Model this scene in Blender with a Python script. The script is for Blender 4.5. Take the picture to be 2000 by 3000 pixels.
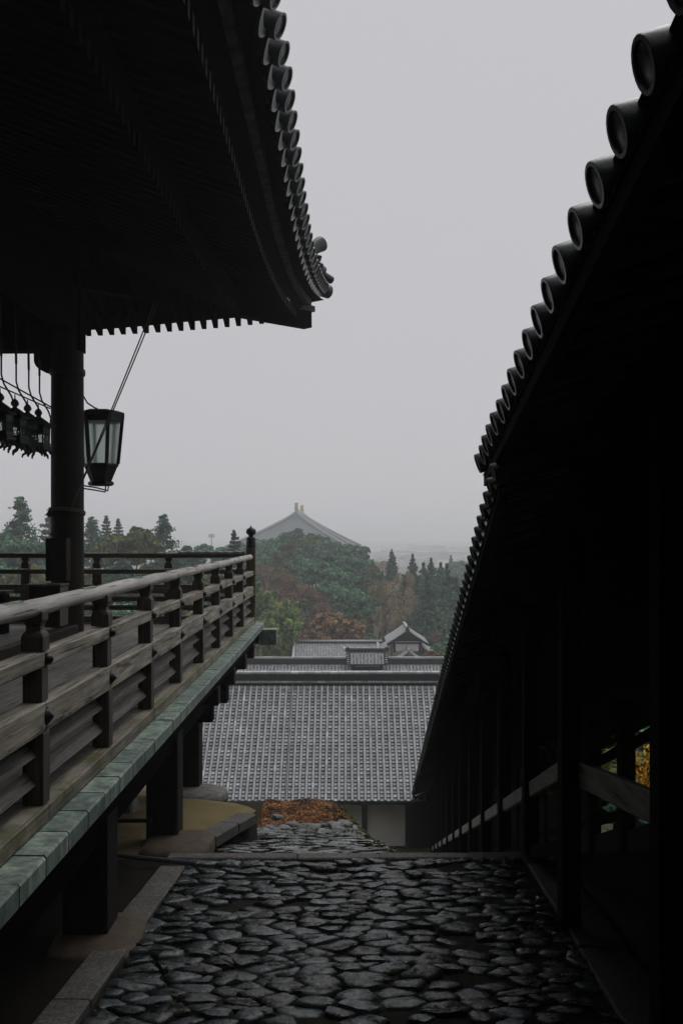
import bpy, bmesh, math, random
import numpy as np
from mathutils import Vector, Matrix, noise as mnoise

# ------------------------------------------------------------------ clear
for o in list(bpy.data.objects):
    bpy.data.objects.remove(o)
SC = bpy.context.scene
COL = SC.collection
R = math.radians

# ------------------------------------------------------------------ camera
F = 2800.0 / 3000.0            # focal length in units of the long side
HU, HV = 1012.0, 1568.0        # where the level lines of the stage meet, in the 2000x3000 photograph
cam = bpy.data.cameras.new('camera')
cam.sensor_width = 36.0
cam.sensor_fit = 'AUTO'
cam.lens = 36.0 * F
cam.shift_x = (1000.0 - HU) / 3000.0
cam.shift_y = (HV - 1500.0) / 3000.0
cam.clip_start = 0.05
cam.clip_end = 20000
camo = bpy.data.objects.new('camera', cam)
COL.objects.link(camo)
camo.location = (0, 0, 0)
camo.rotation_euler = (R(90), 0, 0)
SC.camera = camo

# ------------------------------------------------------------------ sky
SUN_EL, SUN_AZ = R(64), R(28)
w = bpy.data.worlds.new('World')
SC.world = w
w.use_nodes = True
nt = w.node_tree
nt.nodes.clear()
out = nt.nodes.new('ShaderNodeOutputWorld')
bg = nt.nodes.new('ShaderNodeBackground')
bg.inputs['Strength'].default_value = 0.1
sky = nt.nodes.new('ShaderNodeTexSky')
sky.sky_type = 'NISHITA'
sky.sun_disc = False
sky.sun_elevation = SUN_EL
sky.sun_rotation = SUN_AZ
sky.dust_density = 6.0
mix = nt.nodes.new('ShaderNodeMix')
mix.data_type = 'RGBA'
mix.inputs['Factor'].default_value = 0.96      # closed cloud cover over the sky
mix.inputs['B'].default_value = (5.52, 5.44, 5.74, 1)
nt.links.new(sky.outputs['Color'], mix.inputs['A'])
nt.links.new(mix.outputs['Result'], bg.inputs['Color'])
nt.links.new(bg.outputs['Background'], out.inputs['Surface'])

# ------------------------------------------------------------------ sun behind cloud
sun = bpy.data.lights.new('sun', 'SUN')
sun.energy = 1.5
sun.angle = R(45)
sun.color = (1.0, 0.98, 0.95)
suno = bpy.data.objects.new('sun', sun)
COL.objects.link(suno)
sd = Vector((math.cos(SUN_EL) * math.sin(SUN_AZ), math.cos(SUN_EL) * math.cos(SUN_AZ), math.sin(SUN_EL)))
suno.rotation_euler = sd.to_track_quat('Z', 'Y').to_euler()
suno.location = (0, 0, 60)

# ------------------------------------------------------------------ exposure and renderer
SC.view_settings.view_transform = 'Standard'
SC.view_settings.look = 'None'
SC.view_settings.gamma = 1.0
SC.view_settings.exposure = 0.0
SC.render.engine = 'CYCLES'
cy = SC.cycles
cy.use_denoising = True
cy.max_bounces = 9
cy.diffuse_bounces = 3
cy.glossy_bounces = 2
cy.transmission_bounces = 8
cy.volume_bounces = 5
cy.transparent_max_bounces = 6
cy.use_adaptive_sampling = True
cy.adaptive_threshold = 0.02
cy.sample_clamp_indirect = 4.0

# ================================================================== helpers
def at(u, v, Y):
    return Vector(((u - HU) / 2800.0 * Y, Y, (HV - v) / 2800.0 * Y))

def tag(o, label=None, cat=None, group=None, kind=None):
    if label: o['label'] = label
    if cat: o['category'] = cat
    if group: o['group'] = group
    if kind: o['kind'] = kind
    return o

def thing(name, label, cat, loc=(0, 0, 0), group=None, kind=None):
    o = bpy.data.objects.new(name, None)
    COL.objects.link(o)
    o.location = loc
    o.empty_display_size = 0.3
    return tag(o, label, cat, group, kind)

WL = {}      # where a parent that is itself a child really stands
def link(name, me, parent=None, local=False):
    o = bpy.data.objects.new(name, me)
    COL.objects.link(o)
    if parent is not None:
        o.parent = parent
        if not local:
            p = Vector(WL.get(parent.name, parent.location))
            o.matrix_parent_inverse = Matrix.Translation(p).inverted()
    return o

class MB:
    def __init__(s):
        s.v, s.f = [], []
    def add(s, vs, fs):
        n = len(s.v)
        s.v += [tuple(p) for p in vs]
        s.f += [tuple(i + n for i in f) for f in fs]
        return s
    def box(s, x0, x1, y0, y1, z0, z1):
        return s.hexa([(x0, y0, z0), (x1, y0, z0), (x1, y1, z0), (x0, y1, z0),
                       (x0, y0, z1), (x1, y0, z1), (x1, y1, z1), (x0, y1, z1)])
    def hexa(s, p):
        return s.add(p, [(3, 2, 1, 0), (4, 5, 6, 7), (0, 1, 5, 4), (1, 2, 6, 5), (2, 3, 7, 6), (3, 0, 4, 7)])
    def beam(s, p0, p1, wd, ht, up=(0, 0, 1)):
        p0, p1 = Vector(p0), Vector(p1)
        d = (p1 - p0).normalized()
        sd_ = d.cross(Vector(up)).normalized() * wd / 2
        u_ = sd_.cross(d).normalized() * ht / 2
        return s.hexa([p0 - sd_ - u_, p0 + sd_ - u_, p1 + sd_ - u_, p1 - sd_ - u_,
                       p0 - sd_ + u_, p0 + sd_ + u_, p1 + sd_ + u_, p1 - sd_ + u_])
    def tube(s, path, r, n=8, cap=True):
        path = [Vector(p) for p in path]
        rs = r if isinstance(r, (list, tuple)) else [r] * len(path)
        base = len(s.v)
        ref = None
        for i, p in enumerate(path):
            d = (path[min(i + 1, len(path) - 1)] - path[max(i - 1, 0)])
            if d.length < 1e-9: d = Vector((0, 0, 1))
            d.normalize()
            if ref is None:
                ref = d.orthogonal().normalized()
            a = (ref - d * ref.dot(d))
            if a.length < 1e-6: a = d.orthogonal()
            a.normalize(); ref = a
            b = d.cross(a)
            for k in range(n):
                t = 2 * math.pi * k / n
                s.v.append(tuple(p + (a * math.cos(t) + b * math.sin(t)) * rs[i]))
        for i in range(len(path) - 1):
            for k in range(n):
                k2 = (k + 1) % n
                s.f.append((base + i * n + k, base + i * n + k2, base + (i + 1) * n + k2, base + (i + 1) * n + k))
        if cap:
            s.f.append(tuple(base + k for k in reversed(range(n))))
            s.f.append(tuple(base + (len(path) - 1) * n + k for k in range(n)))
        return s
    def lathe(s, prof, n=24, M=None):
        # profile of (radius, height) about local Z
        M = M or Matrix()
        base = len(s.v)
        for r_, h_ in prof:
            for k in range(n):
                t = 2 * math.pi * k / n
                s.v.append(tuple(M @ Vector((r_ * math.cos(t), r_ * math.sin(t), h_))))
        for i in range(len(prof) - 1):
            for k in range(n):
                k2 = (k + 1) % n
                s.f.append((base + i * n + k, base + i * n + k2, base + (i + 1) * n + k2, base + (i + 1) * n + k))
        s.f.append(tuple(base + k for k in reversed(range(n))))
        s.f.append(tuple(base + (len(prof) - 1) * n + k for k in range(n)))
        return s
    def prism(s, poly, ext):
        # poly of 3d points, extruded by ext
        n = len(poly)
        ext = Vector(ext)
        a = [Vector(p) for p in poly]
        return s.add(a + [p + ext for p in a],
                     [tuple(reversed(range(n))), tuple(range(n, 2 * n))] +
                     [(i, (i + 1) % n, n + (i + 1) % n, n + i) for i in range(n)])
    def grid(s, rows):
        m = len(rows[0])
        base = len(s.v)
        for r_ in rows:
            s.v += [tuple(p) for p in r_]
        for i in range(len(rows) - 1):
            for j in range(m - 1):
                s.f.append((base + i * m + j, base + i * m + j + 1, base + (i + 1) * m + j + 1, base + (i + 1) * m + j))
        return s
    def mesh(s, name, mat, smooth=False, fixn=True):
        me = bpy.data.meshes.new(name)
        me.from_pydata(s.v, [], s.f)
        if fixn:
            b = bmesh.new(); b.from_mesh(me)
            bmesh.ops.recalc_face_normals(b, faces=b.faces)
            b.to_mesh(me); b.free()
        if mat: me.materials.append(mat)
        if smooth:
            me.polygons.foreach_set('use_smooth', [True] * len(me.polygons))
        me.update()
        return me
    def build(s, name, mat, parent=None, smooth=False, bevel=0, local=False, angle=None, fixn=True):
        me = s.mesh(name, mat, smooth or angle is not None, fixn)
        o = link(name, me, parent, local)
        if angle is not None:
            me.set_sharp_from_angle(angle=R(angle))
        if bevel:
            b = o.modifiers.new('bevel', 'BEVEL')
            b.width = bevel; b.segments = 1; b.limit_method = 'ANGLE'
        return o

def np_mesh(name, verts, quads, mat, k=4):
    me = bpy.data.meshes.new(name)
    nv, nf = len(verts), len(quads)
    me.vertices.add(nv); me.vertices.foreach_set('co', np.asarray(verts, np.float32).ravel())
    me.loops.add(nf * k); me.loops.foreach_set('vertex_index', np.asarray(quads, np.int32).ravel())
    me.polygons.add(nf)
    me.polygons.foreach_set('loop_start', np.arange(0, nf * k, k, dtype=np.int32))
    me.polygons.foreach_set('loop_total', np.full(nf, k, dtype=np.int32))
    me.update(calc_edges=True)
    if mat: me.materials.append(mat)
    return me

def lerp(a, b, t): return a + (b - a) * t

def interp(x, pts):
    if x <= pts[0][0]: return pts[0][1]
    for (x0, y0), (x1, y1) in zip(pts, pts[1:]):
        if x <= x1: return lerp(y0, y1, (x - x0) / (x1 - x0))
    return pts[-1][1]

# ================================================================== materials
def N(nt, typ, **kw):
    n = nt.nodes.new(typ)
    for k_, v_ in kw.items():
        if k_ in n.inputs.keys(): n.inputs[k_].default_value = v_
        else: setattr(n, k_, v_)
    return n

def new_mat(name):
    m = bpy.data.materials.new(name)
    m.use_nodes = True
    t = m.node_tree
    b = t.nodes['Principled BSDF']
    return m, t, b

def ramp(t, fac, stops):
    r = t.nodes.new('ShaderNodeValToRGB')
    el = r.color_ramp.elements
    while len(el) < len(stops): el.new(0.5)
    for e, (p, c) in zip(el, stops):
        e.position = p; e.color = (*c, 1)
    t.links.new(fac, r.inputs['Fac'])
    return r.outputs['Color']

def coords(t, scale=(1, 1, 1), kind='Object'):
    tc = t.nodes.new('ShaderNodeTexCoord')
    mp = t.nodes.new('ShaderNodeMapping')
    mp.inputs['Scale'].default_value = scale
    t.links.new(tc.outputs[kind], mp.inputs['Vector'])
    return mp.outputs['Vector']

def noisef(t, vec, scale, detail=6, rough=0.6):
    n = t.nodes.new('ShaderNodeTexNoise')
    n.inputs['Scale'].default_value = scale
    n.inputs['Detail'].default_value = detail
    n.inputs['Roughness'].default_value = rough
    if vec is not None: t.links.new(vec, n.inputs['Vector'])
    return n.outputs['Fac']

def mixc(t, fac, a, b, mode='MIX'):
    m = t.nodes.new('ShaderNodeMix')
    m.data_type = 'RGBA'; m.blend_type = mode
    for sock, val in (('Factor', fac), ('A', a), ('B', b)):
        i = m.inputs[sock] if sock == 'Factor' else [x for x in m.inputs if x.name == sock and x.type == 'RGBA'][0]
        if isinstance(val, (float, int)): i.default_value = val
        elif isinstance(val, tuple): i.default_value = (*val, 1)
        else: t.links.new(val, i)
    return [x for x in m.outputs if x.type == 'RGBA'][0]

def bump(t, b, h, strength=0.4, dist=0.01):
    n = t.nodes.new('ShaderNodeBump')
    n.inputs['Strength'].default_value = strength
    n.inputs['Distance'].default_value = dist
    t.links.new(h, n.inputs['Height'])
    t.links.new(n.outputs['Normal'], b.inputs['Normal'])

def math_node(t, op, a, b=None):
    m = t.nodes.new('ShaderNodeMath'); m.operation = op
    for i, val in enumerate((a, b)):
        if val is None: continue
        if isinstance(val, (float, int)): m.inputs[i].default_value = val
        else: t.links.new(val, m.inputs[i])
    return m.outputs[0]

def piece_random(t):
    """a number per piece, whether the piece is an object or an island of a joined mesh"""
    g = t.nodes.new('ShaderNodeNewGeometry')
    oi = t.nodes.new('ShaderNodeObjectInfo')
    s_ = math_node(t, 'ADD', g.outputs['Random Per Island'], oi.outputs['Random'])
    return math_node(t, 'FRACT', s_)

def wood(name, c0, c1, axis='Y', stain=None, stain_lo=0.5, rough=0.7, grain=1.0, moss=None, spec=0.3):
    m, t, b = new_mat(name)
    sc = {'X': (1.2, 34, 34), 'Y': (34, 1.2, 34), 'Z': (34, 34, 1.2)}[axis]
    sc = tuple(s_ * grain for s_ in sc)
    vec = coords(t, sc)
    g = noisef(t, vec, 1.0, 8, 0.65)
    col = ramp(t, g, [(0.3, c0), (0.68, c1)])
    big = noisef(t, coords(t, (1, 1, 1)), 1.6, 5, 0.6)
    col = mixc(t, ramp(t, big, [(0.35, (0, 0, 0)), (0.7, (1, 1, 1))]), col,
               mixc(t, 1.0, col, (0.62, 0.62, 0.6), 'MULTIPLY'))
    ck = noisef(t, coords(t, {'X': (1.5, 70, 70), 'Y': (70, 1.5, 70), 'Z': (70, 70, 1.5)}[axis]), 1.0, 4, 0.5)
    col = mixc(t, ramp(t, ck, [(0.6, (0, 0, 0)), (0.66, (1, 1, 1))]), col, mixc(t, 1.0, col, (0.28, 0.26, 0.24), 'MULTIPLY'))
    if stain:
        pn = noisef(t, coords(t, {'X': (.5, 5, 5), 'Y': (5, .5, 5), 'Z': (5, 5, .5)}[axis]), 2.0, 10, 0.75)
        col = mixc(t, ramp(t, pn, [(stain_lo, (0, 0, 0)), (stain_lo + 0.06, (1, 1, 1))]), col, stain)
    if moss:
        pn = noisef(t, coords(t, (1, 1, 1)), 2.3, 8, 0.7)
        col = mixc(t, ramp(t, pn, [(0.45, (0, 0, 0)), (0.62, (1, 1, 1))]), col, moss)
    t.links.new(col, b.inputs['Base Color'])
    b.inputs['Roughness'].default_value = rough
    b.inputs['Specular IOR Level'].default_value = spec
    bump(t, b, g, 0.5, 0.006)
    return m

def plain(name, c, rough=0.6, metal=0.0, var=0.25, scale=6.0, bmp=0.2, dist=0.01, spec=0.4):
    m, t, b = new_mat(name)
    n = noisef(t, coords(t), scale, 8, 0.65)
    lo = tuple(x * (1 - var) for x in c); hi = tuple(min(1, x * (1 + var)) for x in c)
    t.links.new(ramp(t, n, [(0.3, lo), (0.7, hi)]), b.inputs['Base Color'])
    b.inputs['Roughness'].default_value = rough
    b.inputs['Metallic'].default_value = metal
    b.inputs['Specular IOR Level'].default_value = spec
    if bmp: bump(t, b, n, bmp, dist)
    return m

def tile_mat(name, lo, hi, rough=0.5, spec=0.4, speck=12.0):
    m, t, b = new_mat(name)
    r_ = piece_random(t)
    col = ramp(t, r_, [(0.0, lo), (0.5, lerp3(lo, hi, .6)), (0.93, hi), (1.0, tuple(x * 1.35 for x in hi))])
    n = noisef(t, coords(t), speck, 6, 0.7)
    col = mixc(t, 1.0, col, ramp(t, n, [(0.25, (0.55, 0.58, 0.57)), (0.7, (1.15, 1.15, 1.15))]), 'MULTIPLY')
    t.links.new(col, b.inputs['Base Color'])
    b.inputs['Roughness'].default_value = rough
    b.inputs['Specular IOR Level'].default_value = spec
    bump(t, b, n, 0.25, 0.006)
    return m

def lerp3(a, b, t): return tuple(lerp(x, y, t) for x, y in zip(a, b))

def leaf_mat(name, stops, rough=0.6, transl=0.25, big=0.12):
    m, t, b = new_mat(name)
    g = t.nodes.new('ShaderNodeNewGeometry')
    col = ramp(t, g.outputs['Random Per Island'], stops)
    n = noisef(t, coords(t), big * 5, 3, 0.5)
    col = mixc(t, 1.0, col, ramp(t, n, [(0.36, (0.42, 0.48, 0.55)), (0.62, (1.6, 1.5, 1.25))]), 'MULTIPLY')
    oi = t.nodes.new('ShaderNodeObjectInfo')
    col = mixc(t, 1.0, col, ramp(t, oi.outputs['Random'], [(0, (0.75, 0.8, 0.85)), (1, (1.2, 1.15, 1.0))]), 'MULTIPLY')
    t.links.new(col, b.inputs['Base Color'])
    b.inputs['Roughness'].default_value = rough
    b.inputs['Specular IOR Level'].default_value = 0.2
    tr = t.nodes.new('ShaderNodeBsdfTranslucent')
    t.links.new(col, tr.inputs['Color'])
    mx = t.nodes.new('ShaderNodeMixShader'); mx.inputs[0].default_value = transl
    o = t.nodes['Material Output']
    t.links.new(b.outputs[0], mx.inputs[1]); t.links.new(tr.outputs[0], mx.inputs[2])
    t.links.new(mx.outputs[0], o.inputs['Surface'])
    return m

def granite(name, c, scale=90.0, lo=0.35, rough=0.75):
    m, t, b = new_mat(name)
    v = coords(t)
    n = noisef(t, v, scale, 3, 0.8)
    big = noisef(t, v, 3.0, 5, 0.6)
    col = ramp(t, n, [(0.36, tuple(x * lo for x in c)), (0.5, c), (0.66, tuple(min(1, x * 2.0) for x in c))])
    col = mixc(t, 1.0, col, ramp(t, big, [(0.3, (0.5, 0.5, 0.48)), (0.7, (1.1, 1.1, 1.1))]), 'MULTIPLY')
    t.links.new(col, b.inputs['Base Color'])
    b.inputs['Roughness'].default_value = rough
    bump(t, b, n, 0.5, 0.006)
    return m

M = {}
M['rail_y'] = wood('weathered_wood_along', (0.1, 0.09, 0.074), (0.54, 0.5, 0.42), 'Y', stain=(0.035, 0.024, 0.02), stain_lo=0.55)
M['slat'] = wood('old_slat_wood', (0.03, 0.028, 0.024), (0.15, 0.14, 0.125), 'Y')
M['rail_x'] = wood('weathered_wood_across', (0.06, 0.055, 0.048), (0.2, 0.185, 0.16), 'X')
M['rail_round'] = wood('bleached_round_rail', (0.42, 0.41, 0.39), (0.78, 0.76, 0.72), 'Y', grain=0.8)
M['post_z'] = wood('weathered_post_wood', (0.035, 0.03, 0.026), (0.14, 0.122, 0.105), 'Z')
M['newel'] = wood('mossy_newel_wood', (0.07, 0.066, 0.042), (0.2, 0.19, 0.12), 'Z', moss=(0.09, 0.095, 0.03))
M['sill'] = wood('mossy_sill_wood', (0.11, 0.1, 0.075), (0.38, 0.35, 0.28), 'Y', moss=(0.085, 0.09, 0.035))
M['deck'] = wood('deck_wood', (0.16, 0.15, 0.13), (0.36, 0.34, 0.3), 'Y')
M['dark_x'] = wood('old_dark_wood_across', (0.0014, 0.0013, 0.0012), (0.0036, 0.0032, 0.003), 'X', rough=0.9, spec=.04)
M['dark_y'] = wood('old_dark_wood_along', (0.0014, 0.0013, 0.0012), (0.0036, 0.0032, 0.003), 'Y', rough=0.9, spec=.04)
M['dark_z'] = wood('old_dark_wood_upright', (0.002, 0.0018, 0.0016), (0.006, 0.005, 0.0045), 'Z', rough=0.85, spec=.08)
M['pillar'] = wood('pillar_wood', (0.01, 0.007, 0.005), (0.034, 0.023, 0.016), 'Z', rough=0.65, spec=.2)
M['rafter_end'] = wood('rafter_end_grain', (0.05, 0.047, 0.042), (0.15, 0.14, 0.125), 'Z')
M['grey_board'] = plain('weathered_grey_board', (0.075, 0.073, 0.07), 0.8, var=0.8, scale=5, bmp=0.3, spec=.1)
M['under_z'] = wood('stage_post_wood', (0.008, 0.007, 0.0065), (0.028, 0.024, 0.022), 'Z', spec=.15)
M['handrail'] = wood('corridor_rail_wood', (0.2, 0.19, 0.17), (0.48, 0.46, 0.42), 'Y')

def copper_mat():
    m, t, b = new_mat('copper_patina')
    v = coords(t)
    n = noisef(t, v, 7.0, 9, 0.72)
    st = noisef(t, coords(t, (14, 14, 1.5)), 1.0, 6, 0.6)
    col = ramp(t, n, [(0.25, (0.045, 0.08, 0.074)), (0.5, (0.21, 0.28, 0.262)), (0.75, (0.4, 0.455, 0.42))])
    col = mixc(t, 1.0, col, ramp(t, st, [(0.32, (0.4, 0.42, 0.43)), (0.62, (1.1, 1.1, 1.05))]), 'MULTIPLY')
    r_ = piece_random(t)
    col = mixc(t, 1.0, col, ramp(t, r_, [(0, (0.8, 0.8, 0.8)), (1, (1.2, 1.18, 1.1))]), 'MULTIPLY')
    t.links.new(col, b.inputs['Base Color'])
    b.inputs['Roughness'].default_value = 0.6
    bump(t, b, n, 0.3, 0.004)
    return m
M['copper'] = copper_mat()
M['bronze'] = plain('dark_bronze', (0.016, 0.02, 0.021), 0.38, 0.3, 0.5, 9, 0.15, 0.003, 0.5)
M['iron'] = plain('black_iron', (0.008, 0.008, 0.008), 0.6, 0.2, 0.4, 12)
M['green_bronze'] = plain('green_lantern_bronze', (0.012, 0.02, 0.019), 0.6, 0.2, 0.5, 20)
M['tin'] = plain('tin_sheet', (0.2, 0.2, 0.2), 0.5, 0.3, 0.4, 8)
M['eave_tile'] = tile_mat('wet_eave_tile', (0.014, 0.02, 0.021), (0.045, 0.056, 0.058), 0.34, 0.5, 25)
M['roof_dark'] = plain('roof_tile_field', (0.05, 0.055, 0.057), 0.6, 0, 0.4, 5)
M['pan'] = tile_mat('pan_roof_tile', (0.14, 0.157, 0.163), (0.34, 0.357, 0.37), 0.5, 0.4, 9)
M['cover'] = tile_mat('cover_roof_tile', (0.33, 0.346, 0.356), (0.42, 0.434, 0.446), 0.5, 0.4, 3)
M['ridge'] = tile_mat('ridge_tile', (0.28, 0.29, 0.29), (0.45, 0.455, 0.455), 0.5, 0.4, 6)
M['great_tile'] = plain('great_roof_tile', (0.045, 0.06, 0.068), 0.7, 0, 0.2, .3)
M['great_rib'] = plain('great_roof_rib', (0.2, 0.225, 0.235), 0.7, 0, 0.2, .3)
M['ridge_dark'] = plain('ridge_stack_and_gap_shade', (0.022, 0.025, 0.026), 0.6, 0, 0.5, 6, 0.4)
M['plaster'] = plain('white_plaster', (0.74, 0.72, 0.66), 0.85, 0, 0.12, 1.2, 0.1)
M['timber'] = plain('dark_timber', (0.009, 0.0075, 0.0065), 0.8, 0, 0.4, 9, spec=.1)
M['stone_base'] = plain('pale_stone_plinth', (0.3, 0.27, 0.22), 0.85, 0, 0.3, 5)
M['cobble_moss'] = plain('moss_and_mud', (0.011, 0.0115, 0.008), 0.95, 0, 0.7, 14, 0.8, 0.02, 0.1)
M['kerb'] = granite('granite_kerb', (0.085, 0.083, 0.077), 34)
M['kerb_dark'] = granite('old_granite', (0.045, 0.044, 0.04), 34)
M['pad'] = granite('rust_brown_stone', (0.075, 0.052, 0.03), 45, 0.12)
M['rock'] = plain('weathered_rock', (0.17, 0.165, 0.15), 0.8, 0, 0.5, 4, 0.6, 0.03)

def cobble_mat(name, lo, hi):
    m, t, b = new_mat(name)
    r_ = piece_random(t)
    col = ramp(t, r_, [(0.0, lo), (0.55, lerp3(lo, hi, 0.4)), (0.85, lerp3(lo, hi, .75)), (1.0, hi)])
    v = coords(t)
    n = noisef(t, v, 14, 10, 0.7)
    n2 = noisef(t, v, 55, 4, 0.7)
    col = mixc(t, 1.0, col, ramp(t, n, [(0.3, (0.35, 0.37, 0.36)), (0.62, (1.2, 1.2, 1.2))]), 'MULTIPLY')
    col = mixc(t, 0.6, col, ramp(t, n2, [(0.35, (0.5, 0.5, 0.5)), (0.7, (1.4, 1.4, 1.4))]), 'MULTIPLY')
    ms = noisef(t, v, 5.0, 9, 0.75)
    col = mixc(t, ramp(t, ms, [(0.5, (0, 0, 0)), (0.6, (1, 1, 1))]), col, (0.009, 0.01, 0.006))
    t.links.new(col, b.inputs['Base Color'])
    ro = ramp(t, n, [(0.32, (0.55,) * 3), (0.58, (0.13,) * 3)])
    mk = ramp(t, ms, [(0.5, (0.5, 0.5, 0.5)), (0.6, (0.03, 0.03, 0.03))])
    t.links.new(mk, b.inputs['Specular IOR Level'])
    t.links.new(ro, b.inputs['Roughness'])
    bump(t, b, n, 0.6, 0.02)
    return m
M['cobble'] = cobble_mat('wet_cobble', (0.005, 0.0068, 0.0074), (0.07, 0.09, 0.098))
M['slate'] = cobble_mat('wet_slate', (0.07, 0.075, 0.075), (0.32, 0.34, 0.34))

def earth_mat(name, a, b_, c):
    m, t, b = new_mat(name)
    n = noisef(t, coords(t), 0.7, 8, 0.6)
    n2 = noisef(t, coords(t), 60, 4, 0.7)
    col = ramp(t, n, [(0.3, a), (0.5, b_), (0.7, c)])
    col = mixc(t, 0.5, col, ramp(t, n2, [(0.3, (0.6, 0.6, 0.6)), (0.7, (1.3, 1.3, 1.3))]), 'MULTIPLY')
    t.links.new(col, b.inputs['Base Color'])
    b.inputs['Roughness'].default_value = 0.95
    b.inputs['Specular IOR Level'].default_value = 0.1
    bump(t, b, n2, 0.4, 0.01)
    return m
M['earth'] = earth_mat('mossy_packed_earth', (0.11, 0.085, 0.03), (0.2, 0.16, 0.085), (0.13, 0.12, 0.035))
M['soil'] = earth_mat('dark_soil', (0.008, 0.007, 0.005), (0.014, 0.012, 0.009), (0.011, 0.011, 0.007))
M['sand'] = earth_mat('sandy_ground', (0.3, 0.24, 0.15), (0.36, 0.29, 0.19), (0.28, 0.22, 0.14))
M['ground'] = earth_mat('woodland_ground', (0.03, 0.035, 0.018), (0.05, 0.045, 0.028), (0.04, 0.05, 0.022))
M['bank'] = earth_mat('mossy_bank', (0.02, 0.022, 0.01), (0.03, 0.03, 0.014), (0.05, 0.05, 0.018))
M['needles'] = leaf_mat('rust_needles', [(0, (0.14, 0.065, 0.03)), (0.6, (0.32, 0.15, 0.07)), (1, (0.46, 0.26, 0.13))], transl=0.1, big=0.6)
M['moss_leaf'] = leaf_mat('moss_tuft', [(0, (0.03, 0.035, 0.01)), (0.7, (0.08, 0.08, 0.02)), (1, (0.15, 0.12, 0.03))], transl=0.1, big=0.6)

def pane_mat():
    m, t, b = new_mat('frosted_glass')
    n = noisef(t, coords(t, (3, 3, 1.5)), 1.5, 4, 0.6)
    col = ramp(t, n, [(0.3, (0.84, 0.9, 0.88)), (0.7, (0.97, 0.985, 0.975))])
    t.links.new(col, b.inputs['Base Color'])
    b.inputs['Roughness'].default_value = 0.35
    rf = t.nodes.new('ShaderNodeBsdfRefraction')
    rf.inputs['Roughness'].default_value = 0.62
    rf.inputs['IOR'].default_value = 1.05
    t.links.new(col, rf.inputs['Color'])
    tr = t.nodes.new('ShaderNodeBsdfTranslucent')
    t.links.new(col, tr.inputs['Color'])
    mx = t.nodes.new('ShaderNodeMixShader'); mx.inputs[0].default_value = 0.3
    t.links.new(rf.outputs[0], mx.inputs[1]); t.links.new(tr.outputs[0], mx.inputs[2])
    t.links.new(mx.outputs[0], t.nodes['Material Output'].inputs['Surface'])
    return m
M['pane'] = pane_mat()
M['rope'] = plain('hemp_rope', (0.11, 0.1, 0.08), 0.9, 0, 0.4, 60, 0.6, 0.005)
M['pipe'] = plain('grey_pipe', (0.07, 0.08, 0.09), 0.4, 0, 0.2, 10)
M['box_grain'] = wood('box_wood', (0.06, 0.05, 0.04), (0.2, 0.17, 0.13), 'Z', rough=0.6, grain=0.5)
M['gold'] = plain('gilded_ornament', (0.5, 0.33, 0.12), 0.45, 0.2, 0.2, 3)
M['bark'] = plain('dark_bark', (0.05, 0.042, 0.035), 0.9, 0, 0.4, 3, 0.5, 0.03)
M['pale_bark'] = plain('pale_bark', (0.3, 0.27, 0.23), 0.9, 0, 0.3, 3)
M['twig'] = plain('grey_brown_twigs', (0.22, 0.15, 0.125), 0.9, 0, 0.3, 0.6, 0)
M['weep_twig'] = plain('straw_twigs', (0.42, 0.34, 0.23), 0.9, 0, 0.35, 0.6, 0)
G = lambda a, b, c: [(0, a), (0.55, b), (1, c)]
M['lf_ever'] = leaf_mat('evergreen_leaf', G((0.025, 0.079, 0.065), (0.072, 0.184, 0.137), (0.170, 0.336, 0.231)))
M['lf_oak'] = leaf_mat('olive_leaf', G((0.044, 0.069, 0.026), (0.098, 0.133, 0.047), (0.176, 0.204, 0.075)))
M['lf_cedar'] = leaf_mat('cedar_leaf', G((0.028, 0.088, 0.070), (0.062, 0.160, 0.116), (0.118, 0.255, 0.169)))
M['lf_pine'] = leaf_mat('pine_needles', G((0.013, 0.051, 0.044), (0.027, 0.094, 0.075), (0.051, 0.144, 0.101)))
M['lf_bamboo'] = leaf_mat('bamboo_leaf', G((0.121, 0.196, 0.078), (0.270, 0.378, 0.150), (0.459, 0.567, 0.260)), transl=0.35)
M['lf_brown'] = leaf_mat('brown_leaf', G((0.11, 0.078, 0.066), (0.2, 0.14, 0.118), (0.29, 0.2, 0.165)))
M['lf_rust'] = leaf_mat('rust_leaf', G((0.13, 0.08, 0.05), (0.3, 0.185, 0.115), (0.46, 0.3, 0.19)))
M['lf_straw'] = leaf_mat('straw_leaf', G((0.130, 0.111, 0.065), (0.221, 0.182, 0.111), (0.312, 0.260, 0.169)))
M['lf_yellow'] = leaf_mat('yellow_leaf', G((0.5, 0.23, 0.02), (0.7, 0.38, 0.03), (0.8, 0.5, 0.08)), transl=0.4)
M['lf_red'] = leaf_mat('orange_shrub_leaf', G((0.05, 0.06, 0.015), (0.11, 0.1, 0.025), (0.32, 0.1, 0.03)))
M['town'] = tile_mat('town_walls', (0.25, 0.25, 0.27), (0.85, 0.83, 0.8), 0.8, 0.2, 0.05)
M['town_roof'] = tile_mat('town_roofs', (0.05, 0.055, 0.06), (0.3, 0.28, 0.27), 0.8, 0.2, 0.05)

rng = random.Random(7)
nrng = np.random.default_rng(7)

# ================================================================== terrain
def pave_z(Y): return -2.794 - 0.08 * Y

def base_z(Y):
    if Y < 10.7: return pave_z(Y)
    return interp(Y, [(10.7, -3.66), (40, -13.9), (60, -15.5), (90, -18), (130, -24), (200, -30), (350, -29), (900, -28), (9000, -28)])

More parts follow.
